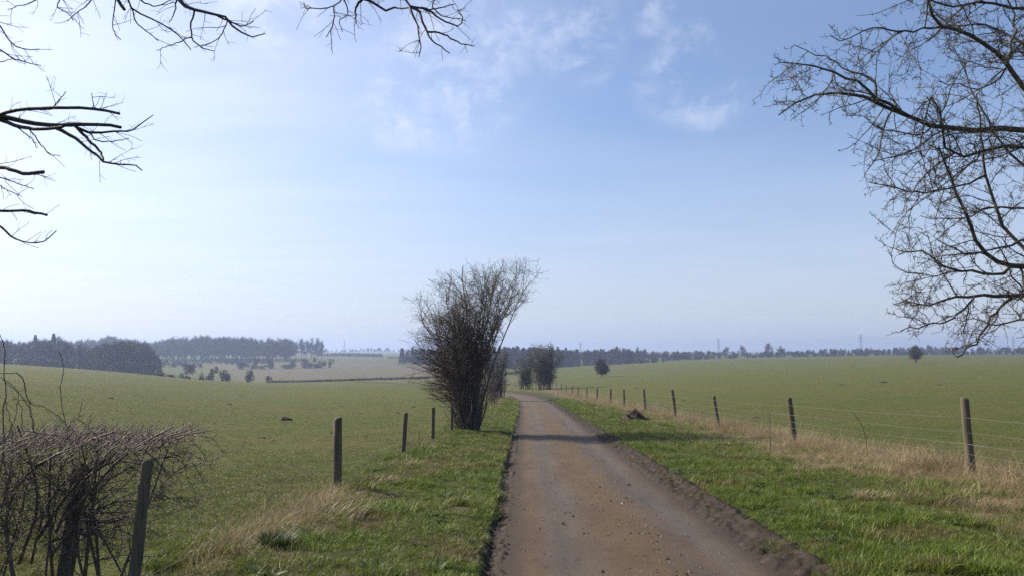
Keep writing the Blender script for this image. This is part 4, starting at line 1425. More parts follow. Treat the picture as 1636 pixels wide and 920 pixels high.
# ------------------------------------------------------------------ fences
def post_mesh(rng, h, r, k=10):
    """round stake: slightly bent, tapered, with a chamfered sawn top"""
    zs = [-0.25, 0.0, h * 0.3, h * 0.62, h - 0.03, h - 0.008, h]
    rs = [r, r, r * 0.98, r * 0.96, r * 0.94, r * 0.88, 0.0]
    P = np.array([[(rng.normal(0, 0.004), rng.normal(0, 0.004), z) for z in zs]])
    R = np.array([rs])
    v, q, _ = tubes(P, R, k)
    return mesh_np('post', v, q, None)


def sag_line(a, b, n=9, sag=0.02):
    t = np.linspace(0, 1, n)[:, None]
    p = np.asarray(a) * (1 - t) + np.asarray(b) * t
    p[:, 2] -= sag * 4 * (t * (1 - t))[:, 0]
    return p


def build_fence(name, label, posts, heights, radius, wire_z, net_bays=0, lean=None, seed=0, wr=0.0022, sink=0.0):
    rng = np.random.default_rng(seed)
    g0 = stand(*posts[0])
    f = thing(name, label, 'fence', g0)
    tops = []
    for i, (X, Y) in enumerate(posts):
        g = stand(X, Y, sink)
        r = radius[i] if isinstance(radius, (list, tuple)) else radius * rng.uniform(0.88, 1.15)
        o = obj('post', post_mesh(rng, heights[i], r), M_POST, f)
        o.location = g - g0
        ln = lean[i] if lean else rng.normal(0, 0.02)
        o.rotation_euler = (rng.normal(0, 0.015), ln, rng.uniform(0, 6.28) * 0)
        tops.append((g, ln))
    for z in wire_z:
        wires = []
        for (a, la), (b, lb) in zip(tops[:-1], tops[1:]):
            p = a + np.array((la * z - 0.05, 0, z))
            q = b + np.array((lb * z - 0.05, 0, z))
            wires.append(sag_line(p, q, 9, rng.uniform(0.005, 0.03)) - g0)
        wires = np.concatenate(wires)[None]
        v, q, _ = tubes(wires, np.full(wires.shape[:2], wr), 3)
        obj('wire', mesh_np('wire', v, q, None), M_WIRE, f)
    if net_bays:
        st = []
        for (a, la), (b, lb) in list(zip(tops[:-1], tops[1:]))[:net_bays]:
            for t in np.arange(0.02, 1, 0.15 / max(np.linalg.norm(b - a), .1)):
                p = a * (1 - t) + b * t
                st.append(np.array([p + (-0.05, 0, 0.05), p + (-0.05, 0, 0.45), p + (-0.05, 0, wire_z[-2])]) - g0)
        st = np.array(st)
        v, q, _ = tubes(st, np.full(st.shape[:2], wr * 0.55), 3)
        obj('stock_net', mesh_np('stock_net', v, q, None), M_WIRE, f)['kind'] = 'stuff'
    return f


def fences():
    # right of the lane: posts read off along one straight line
    px = [1541, 1264, 1145, 1077, 1029, 996, 974.5, 953, 936.5, 922.5, 913, 904, 896, 888.5, 882.5, 877]
    Ys = [7.4 * F / (x - 818) for x in px]
    posts = [(7.45, 5.0)] + [(7.4, y) for y in Ys] + [(7.4, Ys[-1] + 8), (7.4, Ys[-1] + 16)]
    hts = [1.2, 1.30, 1.19, 1.15, 1.32, 1.26, 1.22, 1.2, 1.2, 1.16, 1.2, 1.25, 1.22, 1.3, 1.3, 1.3, 1.3, 1.2, 1.2]
    lean = [0, -0.045, -0.10, -0.14, -0.11, -0.06, -0.03, 0.0, 0.0, 0.02, 0.04, 0.01, 0.0, 0.04, 0.02, 0.0, 0, 0, 0]
    build_fence('wire_fence', 'long post and wire fence running straight beside the right verge', posts, hts, 0.068, [0.10, 0.25, 0.40, 0.56, 0.74, 0.98], 5, lean, 1)
    # left of the lane
    hts = [1.08, 1.06, 0.94, 0.92, 0.84, 0.9, 0.9, 0.85, 0.85, 0.85, 0.85, 0.9, 1.0]
    rad = [0.046, 0.068, 0.055, 0.055, 0.050, 0.05, 0.05, 0.05, 0.05, 0.05, 0.05, 0.05, 0.05]
    lean = [0.09, 0.0, 0.06, 0.01, 0.0] + [0.0, 0.02, 0.0, 0.01, 0.02, 0.0, 0.03, 0.0]
    build_fence('wire_fence', 'weathered post and wire fence on the left verge passing the clipped hedge and hawthorn', LEFT_POSTS, hts, rad, [0.12, 0.28, 0.44, 0.60, 0.78], 3, lean, 2, 0.0015)
    g = stand(-3.70, 6.55)
    o = obj('wooden_post', post_mesh(np.random.default_rng(9), 1.02, 0.068), M_POST)
    o.location = g
    o.rotation_euler = (0, 0.11, 0)
    tag(o, 'thick dark post swallowed by the clipped hedge in the near left corner', 'post')
    # round the bend
    posts = [(at(x, 620, y)[0], y) for x, y in ((834, 172), (828.5, 175), (824.5, 178), (821.5, 181), (818, 184), (813.5, 187), (810, 191), (806, 196), (801, 202), (795, 210))]
    build_fence('bend_fence', 'short far fence with a dark top rail beyond the bend', posts, [1.15] * len(posts), 0.08, [0.4, 0.8, 1.1], 0, None, 3, 0.02)


fences()


def build_hedgerow(name, label, pts, h, w, seed, mat=M_FARBARK, n_per_m=14, cat='hedge'):
    """far clipped hedge: many short upright shoots along a line on the land"""
    rng = np.random.default_rng(seed)
    P = np.array([ground(x, y)[:2] if Y is None else (at(x, y, Y)[0], Y) for x, y, Y in pts])
    d = np.r_[0, np.cumsum(np.linalg.norm(np.diff(P, axis=0), axis=1))]
    n = int(min(d[-1] * n_per_m, 9000))
    s = rng.uniform(0, d[-1], n)
    X = np.interp(s, d, P[:, 0]) + rng.normal(0, w / 3, n)
    Y = np.interp(s, d, P[:, 1]) + rng.normal(0, w / 3, n)
    Z = height(X, Y)
    hh = h * rng.uniform(0.4, 1.0, n) * (0.75 + 0.5 * fbm(s / 6, s * 0, seed))
    a = np.stack([X, Y, Z - 0.05], -1)
    b = a + np.stack([rng.normal(0, 0.3 * h, n), rng.normal(0, 0.3 * h, n), hh], -1)
    pol = np.stack([a, a * 0.5 + b * 0.5 + rng.normal(0, 0.05 * h, (n, 3)), b], 1)
    g = stand(P[0, 0], P[0, 1])
    o = obj(name, mesh_np(name, *tubes(pol - g, np.repeat(np.array([[0.05, 0.045, 0.03]]), n, 0) * h, 3)[:2], None), mat)
    o.location = g
    return tag(o, label, cat)


build_hedgerow('field_hedge', 'low dark clipped hedge line across the far side of the left pasture', [(432, 611.5, 300), (500, 609.5, 300), (560, 607.5, 300), (620, 606, 300), (700, 604.5, 300)], 1.0, 1.0, 81, M_FARBARK, 40)
build_hedgerow('gapped_hedge', 'broken hedge line high on the pale far field', [(505, 567, 1150), (540, 567, 1150), (575, 568.5, 1100), (610, 570, 1050)], 5.0, 4.0, 82, M_FARBARK, 10)
build_hedgerow('boundary_hedge', 'thin dark hedge line right of the broken hedge on the pale far field', [(620, 571.5, 950), (700, 572.5, 930)], 2.2, 2.0, 83, M_FARBARK, 16)
build_hedgerow('slope_hedge', 'thin dark boundary crossing the slope beyond the lane bend', [(800, 598, 305), (815, 595.5, 320), (832, 592, 345)], 1.0, 1.0, 84, M_FARBARK, 30)


# ------------------------------------------------------------------ far trees and woods
def far_broadleaf(rng, H, W, trunk=0.3, twigs=2200, bush=False):
    """winter crown for far woods; returns arrays with foot at the origin"""
    z0 = trunk * H
    tr = np.array([resample([(0, 0, -0.5), (0.01 * H, 0, z0), (0, 0.01 * H, H * .75)], 6)])
    parts = [tubes(tr, np.array([np.linspace(0.018, 0.006, 6) * H]), 5)]
    n = 26
    a = rng.uniform(0, 6.28, n)
    el = np.radians(rng.uniform(5, 85, n))
    tip = np.stack([np.cos(a) * np.cos(el) * W / 2, np.sin(a) * np.cos(el) * W / 2, z0 + np.sin(el) * (H - z0)], -1) * rng.uniform(.8, 1.05, (n, 1))
    t0 = rng.uniform(0.25 if bush else 0.35, 0.8, n) * tip[:, 2]
    s = np.stack([0 * a, 0 * a, t0], -1)
    L0 = np.stack([s, s * .5 + tip * .5 + np.array((0, 0, 0.03 * H)), tip], 1)
    parts.append(tubes(L0, np.repeat(np.array([[0.007, 0.005, 0.003]]) * H, n, 0), 3))
    L0r = resample_many(L0, 6)
    R0 = np.repeat(np.linspace(0.007, 0.003, 6)[None] * H, n, 0)
    tot = np.linalg.norm(np.diff(L0r, axis=1), axis=2).sum()
    b1, r1 = spawn(rng, L0r, R0, twigs * 0.16 / tot, (0.25, 1), (45, 18), lambda t, L: 0.16 * H * (1.1 - 0.4 * t), 4, 0.2, (0, 0, 0.08), 0.02, (0.006 if bush else 0.0042) * H)
    tot = max(np.linalg.norm(np.diff(b1, axis=1), axis=2).sum(), 1)
    b2, r2 = spawn(rng, b1, r1, twigs * 0.84 / tot, (0.1, 1), (45, 20), lambda t, L: (0.09 if bush else 0.065) * H + 0 * t, 3, 0.25, (0, 0, 0.06), 0.03, (0.006 if bush else 0.0042) * H)
    parts += [tubes(b1, r1, 3), tubes(b2, r2, 3)]
    return join_np(parts)


def far_clump(rng, H, W, n=1500):
    """dense rounded scrub that reaches the ground: lobes of small leaf and twig faces"""
    lob = np.stack([rng.normal(0, W * 0.24, 7), rng.normal(0, W * 0.24, 7), H * rng.uniform(0.10, 0.68, 7)], -1)
    lr = rng.uniform(0.20, 0.34, 7) * H
    k = rng.integers(0, 7, n)
    d = rng.normal(0, 1, (n, 3))
    d /= np.linalg.norm(d, axis=1, keepdims=True)
    c = lob[k] + d * (lr[k] * rng.uniform(0.35, 1.08, n) ** 0.7)[:, None]
    c[:, 2] = np.clip(c[:, 2], 0.02 * H, H * 1.05)
    e = (d + rng.normal(0, 0.6, (n, 3))) * (0.06 * H * rng.uniform(.5, 1.3, n))[:, None]
    sd = np.cross(e, rng.normal(0, 1, (n, 3)))
    sd = sd / (np.linalg.norm(sd, axis=1, keepdims=True) + 1e-9) * (0.020 * H)
    V = np.stack([c - e * .5 - sd, c - e * .5 + sd, c + e * .6], 1).reshape(-1, 3)
    T = np.arange(n * 3).reshape(-1, 3)
    st = np.array([[(0, 0, -0.4), (0.02 * H, 0, 0.25 * H), tuple(p)] for p in lob])
    return join_np([(V, None, T), tubes(st, np.repeat(np.array([[0.02, 0.014, 0.006]]) * H, 7, 0), 4)])


def resample_many(P, n):
    return np.array([resample(p, n) for p in P])


def far_conifer(rng, H, W, n=1500, pine=False):
    tr = np.array([[(0, 0, -0.5), (0, 0, H * .5), (0, 0, H * 0.98)]], float)
    parts = [tubes(tr, np.array([[0.016, 0.012, 0.003]]) * H, 5)]
    if pine:
        h = rng.uniform(0.35, 1, n) ** 0.8
        lob = fbm(h * 9, h * 0, int(rng.integers(1, 99)), 3)
        rad = W / 2 * (0.45 + 0.9 * lob) * np.sqrt(np.clip(1 - ((h - 0.66) / 0.36) ** 2, 0.02, 1))
    else:
        h = rng.uniform(0.06, 1, n) ** 0.9
        rad = W / 2 * np.clip(1.08 - h, 0.03, 1) ** 0.75 * (0.75 + 0.4 * np.abs(np.sin(h * 30)))
    a = rng.uniform(0, 6.28, n)
    r = rad * np.sqrt(rng.uniform(0.15, 1, n))
    c = np.stack([r * np.cos(a), r * np.sin(a), h * H], -1)
    e = np.stack([np.cos(a), np.sin(a), rng.uniform(-0.5, 0.35, n)], -1) * (0.055 * H * rng.uniform(.5, 1.3, n))[:, None]
    s = np.cross(e, rng.normal(0, 1, (n, 3)))
    s = s / (np.linalg.norm(s, axis=1, keepdims=True) + 1e-9) * (0.018 * H)
    V = np.stack([c - e * .5 - s, c - e * .5 + s, c + e * .6], 1)
    T = np.arange(n * 3).reshape(-1, 3)
    parts.append((V.reshape(-1, 3), None, T))
    return join_np(parts)


def woods():
    rng = np.random.default_rng(91)
    bl = [mesh_np('w', *far_broadleaf(rng, 16 + rng.uniform(-1, 2), rng.uniform(9, 13), rng.uniform(0.2, 0.34), 2200), False) for _ in range(6)]
    bb = [mesh_np('w', *far_broadleaf(rng, 8, 8, 0.05, 2400, True), False) for _ in range(2)]
    cols_b = proto_collection('winter_tree', bl + bb, M_FARBARK)
    cn = [mesh_np('w', *far_conifer(rng, 17, 6.5, 1300), False) for _ in range(3)] + [mesh_np('w', *far_conifer(rng, 15, 8, 1300, True), False) for _ in range(2)]
    cols_c = proto_collection('conifer', cn, M_FARDARK)

    def wood(name, label, col, npick, spec, n, seed):
        """spec: list of (x0, x1, Y0, Y1, tree height at each end in px, share)"""
        r = np.random.default_rng(seed)
        pts, scl, idx = [], [], []
        for (x0, x1, Y0, Y1, prof, k, choices, href) in spec:
            t = r.uniform(0, 1, k)
            px = x0 + (x1 - x0) * t
            Y = r.uniform(Y0, Y1, k)
            X = (px - 818) / F * Y
            z = height(X, Y, False)
            ytop = np.interp(px, [p[0] for p in prof], [p[1] for p in prof]) + r.normal(0, 1.2, k) + np.abs(r.normal(0, 2.4, k))
            ztop = EYE + (560 - ytop) / F * Y
            h = np.clip(ztop - z, 3.5, 40)
            s = h / href
            pts.append(np.stack([X, Y, z - 0.3], -1))
            wmul = r.uniform(0.9, 1.35, k)
            scl.append(np.stack([s * wmul, s * wmul, s], -1))
            idx.append(r.choice(choices, k))
        pts, scl, idx = np.concatenate(pts), np.concatenate(scl), np.concatenate(idx)
        rot = np.zeros((len(pts), 3))
        rot[:, 2] = r.uniform(0, 6.28, len(pts))
        o = scatter(name, col, pts, rot, scl, idx)
        tag(o, label, 'wood', kind='stuff')
    top_a = [(-250, 548), (0, 546), (50, 546), (90, 544), (130, 551), (150, 556), (190, 549), (225, 550), (240, 556), (252, 572)]
    wood('near_wood', 'dark bare wood along the crest of the left field', cols_b, 8,
         [(-250, 150, 420, 520, top_a, 110, [0, 1, 2, 3, 4, 5], 16.0), (150, 250, 400, 460, top_a, 60, [0, 1, 2, 3, 4, 5], 16.0), (-200, 250, 390, 410, [(-200, 564), (250, 577)], 170, [6, 7], 8.0)], 0, 1)
    top_b = [(110, 547), (150, 545), (175, 540), (200, 543), (240, 547), (280, 543), (330, 540), (380, 541), (420, 543), (470, 545), (520, 545)]
    wood('far_wood', 'bluish bare wood on the hill behind the left valley', cols_b, 8,
         [(110, 470, 800, 960, top_b, 240, [0, 1, 2, 3, 4, 5], 16.0), (250, 430, 700, 760, [(250, 578), (330, 572), (430, 570)], 50, [6, 7], 8.0), (255, 330, 600, 680, [(255, 580), (300, 578), (330, 584)], 30, [6, 7], 8.0)], 0, 2)
    top_c = [(640, 556), (700, 556), (770, 553), (820, 554), (880, 555), (900, 557), (930, 560), (960, 558), (985, 556), (1010, 559), (1060, 562), (1100, 562)]
    wood('conifer_plantation', 'dark blue conifer plantation across the valley behind the lane bend', cols_c, 5,
         [(700, 905, 560, 700, top_c, 170, [0, 1, 2], 17.0), (640, 720, 640, 760, top_c, 40, [0, 1, 2], 17.0), (900, 1010, 620, 760, top_c, 60, [0, 1, 2, 3, 4], 16.0)], 0, 3)
    wood('mixed_wood', 'bare broadleaf edge of the plantation above the right field', cols_b, 8,
         [(905, 1100, 660, 820, top_c, 90, [0, 1, 2, 3, 4, 5], 16.0), (880, 1060, 570, 640, [(880, 572), (960, 573), (1060, 570)], 60, [6, 7], 8.0)], 0, 4)
    top_d = [(1060, 562), (1110, 560), (1150, 560), (1200, 561), (1290, 559), (1330, 556), (1400, 557), (1480, 553), (1540, 554), (1636, 554), (1900, 553)]
    wood('skyline_trees', 'long line of bare trees and hedges along the right skyline', cols_b, 8,
         [(1060, 1900, 760, 980, top_d, 330, [0, 1, 2, 3, 4, 5], 16.0), (1060, 1900, 700, 760, [(1060, 566), (1300, 563), (1900, 558)], 260, [6, 7], 8.0)], 0, 5)
    wood('skyline_conifers', 'darker evergreen clumps along the right skyline', cols_c, 5,
         [(1360, 1430, 760, 860, top_d, 22, [3, 4], 15.0), (1270, 1320, 760, 860, top_d, 12, [3, 4], 15.0), (1585, 1720, 720, 860, top_d, 26, [3, 4], 15.0), (1100, 1180, 800, 900, top_d, 14, [3, 4], 15.0)], 0, 6)
    top_e = [(515, 557), (560, 557.5), (600, 556), (650, 557), (720, 556)]
    wood('horizon_trees', 'thin dark line of trees on the far left horizon', cols_c, 5, [(515, 760, 1900, 2400, top_e, 150, [3, 4], 15.0)], 0, 7)
    cl = [mesh_np('clump', *far_clump(rng, 8, 9), False) for _ in range(5)]
    return bl, bb, cn, cl


BROAD, BUSH, CONIFER, CLUMP = woods()


def far_tree(name, label, px, ybase, ytop, Y, mesh, href, wpx=None, mat=M_FARBARK, group=None, cat='tree', seed=0):
    """far individual: foot on the land at depth Y, height and width from the picture"""
    X = (px - 818) / F * Y
    g = stand(X, Y, 0.2)
    h = max((ybase - ytop) / F * Y, EYE + (560 - ytop) / F * Y - g[2])
    o = obj(name, mesh, mat)
    s = h / href
    w = s if wpx is None else wpx / F * Y / (mesh_w(mesh))
    o.location = g
    o.scale = (w, w, s)
    o.rotation_euler = (0, 0, seed * 1.7)
    return tag(o, label, cat, group)


_mw = {}


def mesh_w(me):
    if me.name not in _mw:
        a = np.empty(len(me.vertices) * 3, np.float32)
        me.vertices.foreach_get('co', a)
        a = a.reshape(-1, 3)
        _mw[me.name] = float(np.ptp(a[:, 0]) * 0.5 + np.ptp(a[:, 1]) * 0.5)
    return _mw[me.name]


def split_far(kind, seed, H, W, **kw):
    pass


def far_things():
    # trees with visible stems at the right end of the far wood
    for i, (x, w, yt) in enumerate(((474, 20, 545), (483, 18, 543), (491, 15, 546), (499, 20, 543), (508, 22, 541.5), (515, 15, 547))):
        far_tree('ridge_tree', ['first ridge tree beside the far wood, left end of the ridge row', 'second ridge tree in the row at the end of the far wood', 'slender third tree in the ridge row',
                                'fourth tree of the ridge row, between the slender tree and the tallest', 'tallest bare tree of the ridge row', 'last bare tree at the open right end of the ridge row'][i],
                 x, 562, yt, 880, BROAD[i], 16.0, w, M_FARBARK, 'trees at the end of the far wood', seed=i)
    copse = [(411, 592, 570, 20, 'conifer', 'first dark tree of the valley copse, above the round valley bush'), (435, 590, 568, 15, 'conifer', 'second valley copse tree, dark and upright'),
             (469, 587, 573, 15, 'conifer', 'small isolated tree in the middle of the valley copse'), (494, 588, 567, 24, 'conifer', 'broadest dark pine of the valley copse'),
             (516, 587, 572, 20, 'conifer', 'low tree between the broad pine and the end tree of the copse'), (529, 586, 570, 9, 'conifer', 'dark narrow tree at the right end of the valley copse')]
    for i, (x, yb, yt, w, k, lab) in enumerate(copse):
        far_tree('copse_tree', lab, x, yb, yt, 600, CLUMP[i % 3], 8.0, w, M_FARDARK, 'trees of the valley copse', seed=i)
    for i, (x, yb, yt, w, Y) in enumerate(((422, 592, 583, 30, 590), (455, 591, 582, 26, 590), (505, 590, 579, 34, 595), (392, 594, 580, 24, 590))):
        far_tree('scrub_bush', ['pale scrub under the first two copse trees', 'pale scrub under the isolated copse tree', 'pale scrub at the foot of the broad pine', 'pale scrub at the left end of the copse'][i],
                 x, yb, yt, Y, CLUMP[3 + i % 2].copy(), 8.0, w, M_FARBARK, 'scrub below the valley copse', 'bush', i)
    lows = [(342, 607, 581, 26, 290, 'tall dark valley bush at the foot of the left field'), (364, 608, 586, 26, 295, 'broad valley bush right of the tall dark one'),
            (401, 611, 588, 20, 290, 'rounded dark valley bush standing by itself'), (432, 612, 597, 13, 285, 'small brown bush at the left end of the clipped hedge line'),
            (300, 602, 577, 24, 400, 'grey bush below the far wood beside the left crest'), (258, 598, 574, 10, 400, 'narrow dark conifer at the right end of the near wood')]
    for i, (x, yb, yt, w, Y, lab) in enumerate(lows):
        me, hr, mt = (CONIFER[0], 17.0, M_FARDARK) if i == 5 else (CLUMP[i % 5].copy(), 8.0, M_FARBARK)
        far_tree('valley_bush' if i < 5 else 'valley_conifer', lab, x, yb, yt, Y, me, hr, w, mt, None, 'bush' if i < 5 else 'tree', i)
    for i, (x, yt, w, lab) in enumerate(((58, 542, 18, 'shorter conifer tip standing above the near wood'), (87, 538, 20, 'tallest conifer tip standing above the near wood'))):
        far_tree('wood_conifer', lab, x, 590, yt, 470, CONIFER[i], 17.0, w, M_FARDARK, None, 'tree', i)
    for i, (x, yt, w, Y, lab) in enumerate(((1227, 550, 18, 800, 'round crowned bare tree standing above the right skyline trees'), (1246, 554, 20, 800, 'lower bare tree right of the round crowned skyline tree'),
                                            (1018, 555, 13, 700, 'bare tree poking above the mixed wood'), (1184, 553, 16, 900, 'bare tree on the skyline beside the round crowned tree'), (1160, 553, 12, 900, 'bare tree on the skyline below the middle pylon'))):
        far_tree('skyline_tree', lab, x, 568, yt, Y, BROAD[(i + 2) % 6], 16.0, w, M_FARBARK, None, 'tree', i)


far_things()


# ------------------------------------------------------------------ pylons and their lines
def pylon(px, ytop, Y, label, rot):
    H = 1.0
    X = (px - 818) / F * Y
    g = stand(X, Y)
    H = EYE + (560 - ytop) / F * Y - g[2]
    t = thing('pylon', label, 'pylon', g, rot, 'pylons along the horizon')
    th = 0.006 * H
    bars = []
    lev = [(0, .085), (.25, .058), (.5, .034), (.62, .024), (.78, .018), (.92, .012), (1.0, .001)]
    for (z0, a0), (z1, a1) in zip(lev[:-1], lev[1:]):
        c0 = [np.array((sx * a0 * H, sy * a0 * H, z0 * H)) for sx, sy in ((-1, -1), (1, -1), (1, 1), (-1, 1))]
        c1 = [np.array((sx * a1 * H, sy * a1 * H, z1 * H)) for sx, sy in ((-1, -1), (1, -1), (1, 1), (-1, 1))]
        for i in range(4):
            j = (i + 1) % 4
            bars += [(c0[i], c1[i]), (c0[i], c1[j]), (c0[j], c1[i]), (c0[i], c0[j])]
    P = np.array([np.linspace(a, b, 2) for a, b in bars])
    obj('tower', mesh_np('tower', *tubes(P, np.full(P.shape[:2], th), 4)[:2], None, False), M_STEEL, t)
    ends = []
    for z, w in ((.62, .17), (.76, .20), (.90, .15)):
        arm = []
        for s in (-1, 1):
            tip = np.array((s * w * H, 0, z * H))
            for sy in (-1, 1):
                arm += [(np.array((0, sy * .018 * H, z * H - .002 * H)), tip), (np.array((0, sy * .012 * H, (z + .05) * H)), tip)]
            ends.append(g + np.array((math.cos(rot) * tip[0], math.sin(rot) * tip[0], tip[2] - 0.03 * H)))
        P = np.array([np.linspace(a, b, 2) for a, b in arm])
        obj('cross_arm', mesh_np('cross_arm', *tubes(P, np.full(P.shape[:2], th), 4)[:2], None, False), M_STEEL, t)
        for s in (-1, 1):
            I = np.array([[(s * w * H, 0, z * H), (s * w * H, 0, z * H - .015 * H), (s * w * H, 0, z * H - .03 * H)]])
            obj('insulator', mesh_np('insulator', *tubes(I, np.full(I.shape[:2], th * 1.2), 6)[:2], None), M_STEEL, t)
    return ends


def pylons():
    spec = [(551, 543, 3000, 'faintest pylon, on the left horizon beyond the pale field', 1.3), (927, 545, 2700, 'pylon above the conifer plantation behind the lane bend', 0.4),
            (1147, 540, 2450, 'middle pylon above the right field between the two lone trees', 0.4), (1374, 533, 2000, 'tallest pylon, left of the wide lone tree on the skyline', 0.4), (1617, 536, 2200, 'pylon at the right end of the skyline behind the hanging twigs', 0.4), (1900, 534, 2000, 'pylon', 0.4)]
    ends = []
    for s in spec[:5]:
        ends.append(pylon(s[0], s[1], s[2], s[3], s[4]))
    labs = ['power lines between the left horizon pylon and the plantation pylon', 'power lines between the plantation pylon and the middle pylon', 'power lines between the middle pylon and the tallest pylon', 'power lines between the tallest pylon and the right end pylon']
    for k, (a, b) in enumerate(zip(ends[:-1], ends[1:])):
        if k == 0:
            continue
        lines = np.array([sag_line(p, q, 24, 7.0) for p, q in zip(a, b)])
        o = lines[0, 0].copy()
        w = obj('power_line', mesh_np('power_line', *tubes(lines - o, np.full(lines.shape[:2], 0.11), 3)[:2], None), M_STEEL)
        w.location = o
        tag(w, labs[k], 'power line')


pylons()


# ------------------------------------------------------------------ small things on the ground
def heap_mesh(rng, r, h, n=14, rings=6, rough=0.3):
    V = []
    for i in range(rings + 1):
        t = i / rings
        rr = r * (1 - t)
        z = h * (1 - (1 - t) ** 1.6) - 0.03 * (i == 0)
        for j in range(n):
            a = 2 * math.pi * j / n
            k = 1 + rough * (rng.uniform() - 0.5) * 2
            V.append((rr * k * math.cos(a), rr * k * math.sin(a), z * (1 + rough * 0.5 * (rng.uniform() - 0.5))))
    i = np.arange(rings)[:, None] * n + np.arange(n)[None]
    i2 = np.arange(rings)[:, None] * n + (np.arange(n)[None] + 1) % n
    q = np.stack([i, i2, i2 + n, i + n], -1).reshape(-1, 4)
    return mesh_np('heap', np.array(V), q, None, False)


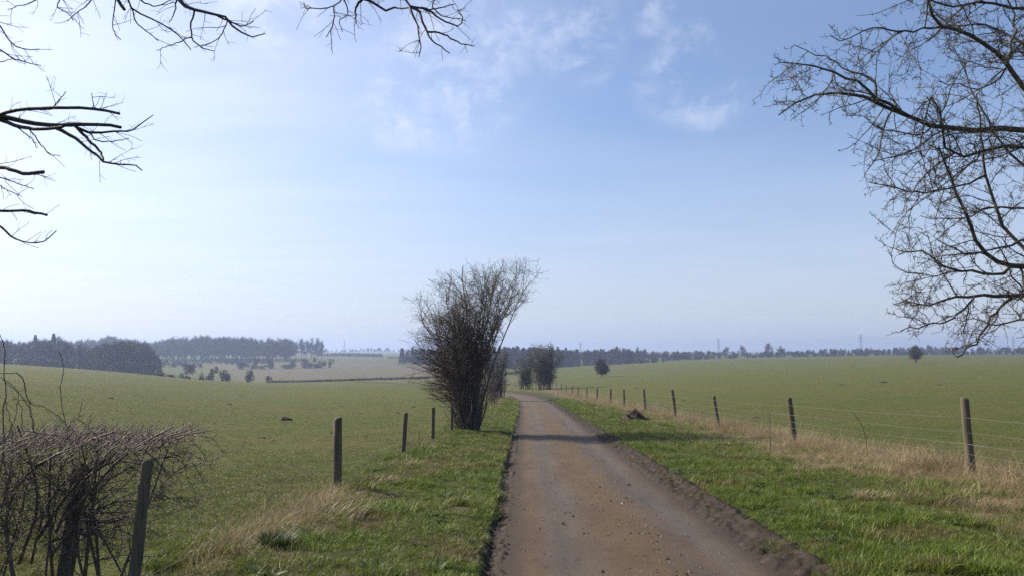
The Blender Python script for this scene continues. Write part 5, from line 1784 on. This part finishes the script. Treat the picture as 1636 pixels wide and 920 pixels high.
def small_things():
    rng = np.random.default_rng(101)
    g = ground(1011, 671)
    t = thing('soil_heap', 'brown pointed heap of clods against the right fence', 'soil heap', g)
    obj('mound', heap_mesh(rng, 0.48, 0.42, 18, 8, 0.35), M_SOIL, t)
    clods = []
    for k in range(60):
        a, r = rng.uniform(0, 6.28), abs(rng.normal(0.35, 0.25))
        s = rng.uniform(0.03, 0.10)
        v = np.array([(1, 0, 0), (0, 1, 0), (-1, 0, 0), (0, -1, 0), (0, 0, 1), (0, 0, -1)]) * s * rng.uniform(.6, 1.4, (6, 1))
        tri = np.array([(0, 1, 4), (1, 2, 4), (2, 3, 4), (3, 0, 4), (1, 0, 5), (2, 1, 5), (3, 2, 5), (0, 3, 5)])
        clods.append((v + np.array((r * math.cos(a) + 0.1, r * math.sin(a), max(0, 0.38 * (1 - r / 0.48)) + 0.02)), None, tri))
    o = obj('clods', mesh_np('clods', *join_np(clods), False), M_SOIL, t)
    o['kind'] = 'stuff'
    g = ground(993, 679)
    o = obj('soil_heap', heap_mesh(rng, 0.16, 0.14, 12, 5, 0.4), M_SOIL)
    o.location = g
    tag(o, 'small dark clod on the grass in front of the brown heap', 'soil heap')
    # molehills in the pastures
    mh = [heap_mesh(rng, 0.30, 0.16, 12, 5, 0.45) for _ in range(3)]
    left = [(455, 671, 1.5, 'largest dark molehill, alone in the middle of the left pasture'), (531, 692, .8, 'small molehill just left of the thick post top'), (584, 698, .7, 'small molehill between the thick post and the second left post'),
            (545, 649, .9, 'small molehill straight above the thick post, farther down the left pasture'), (575, 661, .8, 'flat molehill left of the second left post top'), (637, 660, 1.0, 'molehill beside the top of the second left post'),
            (660, 650, 1.0, 'molehill under the left twigs of the fan shaped hawthorn'), (612, 634, 1.1, 'far molehill between the thick post and the hawthorn twigs'), (420, 699, .8, 'molehill nearest the right tips of the clipped hedge'),
            (436, 704, .6, 'tiny molehill beside the one nearest the hedge tips'), (365, 646, 1.3, 'molehill left of the largest one, farther out'), (383, 631, 1.4, 'farthest molehill below the rounded valley bush'),
            (175, 636, 1.2, 'molehill above the flat top of the clipped hedge')]
    for i, (x, y, s, lab) in enumerate(left):
        o = obj('molehill', mh[i % 3], M_SOIL)
        o.location = ground(x, y)
        s *= 0.6 if i == 0 else 0.5
        o.scale = (s * rng.uniform(.9, 1.5), s, s * (1.3 if i == 0 else 0.8))
        tag(o, lab, 'molehill', 'molehills on the left pasture')
    right = [(1411, 611, 2.2, 'largest dark molehill, in the right pasture below the wide lone tree'), (1362, 586, 2.0, 'farthest molehill left of the wide lone tree'), (1345, 615, 1.3, 'flat molehill left of the largest one in the right pasture'),
             (1092, 640, 1.0, 'molehill between the fourth and third nearest right posts'), (1017, 620, 1.4, 'far molehill above the brown heap and its posts'), (1208, 667, .9, 'molehill beside the second nearest right post'), (1500, 615, 1.2, 'molehill above the nearest right post')]
    for i, (x, y, s, lab) in enumerate(right):
        o = obj('molehill', mh[i % 3], M_SOIL)
        o.location = ground(x, y)
        s *= 0.7
        o.scale = (s * 1.3, s, s * 0.7)
        tag(o, lab, 'molehill', 'molehills on the right pasture')
    for i, (x, y, w) in enumerate(((259, 601, 2.2), (276, 602, 2.6), (301, 604, 3.2), (324, 605, 2.0))):
        o = obj('muck_heap', mh[i % 3], M_SOIL)
        o.location = stand((x - 818) / F * 235, 235)
        o.scale = (w / 0.6 * 1.0, w / 0.6 * .7, 5.0)
        tag(o, ['first dark heap on the crest of the left field, nearest the wood', 'low dark heap second along the left crest', 'widest dark heap on the left crest', 'last dark heap on the left crest beside the tall valley bush'][i], 'heap', 'dark heaps on the left crest')
    # tussocks
    def tussock(name, label, x, y, r, h, mat, n, bend, seed, cat='grass tussock'):
        rr = np.random.default_rng(seed)
        me = mesh_np('tussock', *tuft_arrays(rr, n, r, h * 0.5, h, 0.007, bend, 0.7))
        o = obj(name, me, mat)
        o.location = ground(x, y)
        tag(o, label, cat)
    tussock('green_tussock', 'dark green rounded tussock near the left fence foot', 441, 872, 0.12, 0.20, M_TUSSOCK, 500, 0.7, 1)
    straw = [(1172, 700, 0.30, 0.26, 'straw tussock on the verge between the leaning posts nearest the brown heap'), (1238, 690, 0.35, 0.30, 'shaggy straw tussock left of the second nearest right post'),
             (1412, 752, 0.28, 0.22, 'straw tussock with a dark hollow midway between the two nearest right posts'), (1482, 800, 0.30, 0.20, 'brown matted straw tussock left below the nearest right post'),
             (1575, 812, 0.26, 0.20, 'brown straw tussock right below the nearest right post'), (1395, 795, 0.2, 0.16, 'small bleached straw tussock lowest on the right verge'),
             (600, 768, 0.30, 0.22, 'straw mound beside the thick post on the left verge'), (645, 742, 0.30, 0.18, 'brown straw mound before the second left post'), (520, 828, 0.35, 0.28, 'pale straw clump below the thick post on the left verge')]
    for i, (x, y, r, h, lab) in enumerate(straw):
        tussock('straw_tussock', lab, x, y, r * 1.25, h * 0.85, M_STRAW, 230, 1.6, 10 + i)
    # dead stalks
    for i, (pts, lab) in enumerate(((((1231, 718), (1230, 690), (1229, 657)), 'thin upright dead stalk left of the second nearest right post'),
                                    (((1386, 735), (1383, 700), (1375, 675), (1363, 660)), 'bent dead weed stalk midway along the nearest bay of the right fence'),
                                    (((671, 716), (670, 700), (669, 690)), 'short dead stalk beside the third post of the left fence'))):
        g = ground(*pts[0])
        P = resample([at(x, y, g[1]) if k else g - (0, 0, .03) for k, (x, y) in enumerate(pts)], 8)[None]
        o = obj('dead_stalk', mesh_np('dead_stalk', *tubes(P - g, np.linspace(0.010, 0.006, 8)[None], 5)[:2], None), M_BARK)
        o.location = g
        tag(o, lab, 'stalk')


small_things()


# ------------------------------------------------------------------ air
def haze():
    x, y0, y1, z0, z1 = 5200, -300, 6000, -22.0, 60.0
    V = [(sx, sy, sz) for sz in (z0, z1) for sx, sy in ((-x, y0), (x, y0), (x, y1), (-x, y1))]
    Q = [(0, 3, 2, 1), (4, 5, 6, 7), (0, 1, 5, 4), (1, 2, 6, 5), (2, 3, 7, 6), (3, 0, 4, 7)]
    m = bpy.data.materials.new('thin air')
    m.use_nodes = True
    nt = m.node_tree
    nt.nodes.clear()
    out = nt.nodes.new('ShaderNodeOutputMaterial')
    v = nt.nodes.new('ShaderNodeVolumePrincipled')
    v.inputs['Color'].default_value = HAZE_COLOR
    v.inputs['Density'].default_value = HAZE_DENSITY
    v.inputs['Anisotropy'].default_value = 0.3
    nt.links.new(v.outputs[0], out.inputs['Volume'])
    o = obj('haze', mesh_np('haze', V, Q, None, False), m)
    tag(o, 'pale blue haze lying over the far fields', 'haze', kind='stuff')


HAZE_COLOR = (0.50, 0.62, 0.92, 1)
haze()
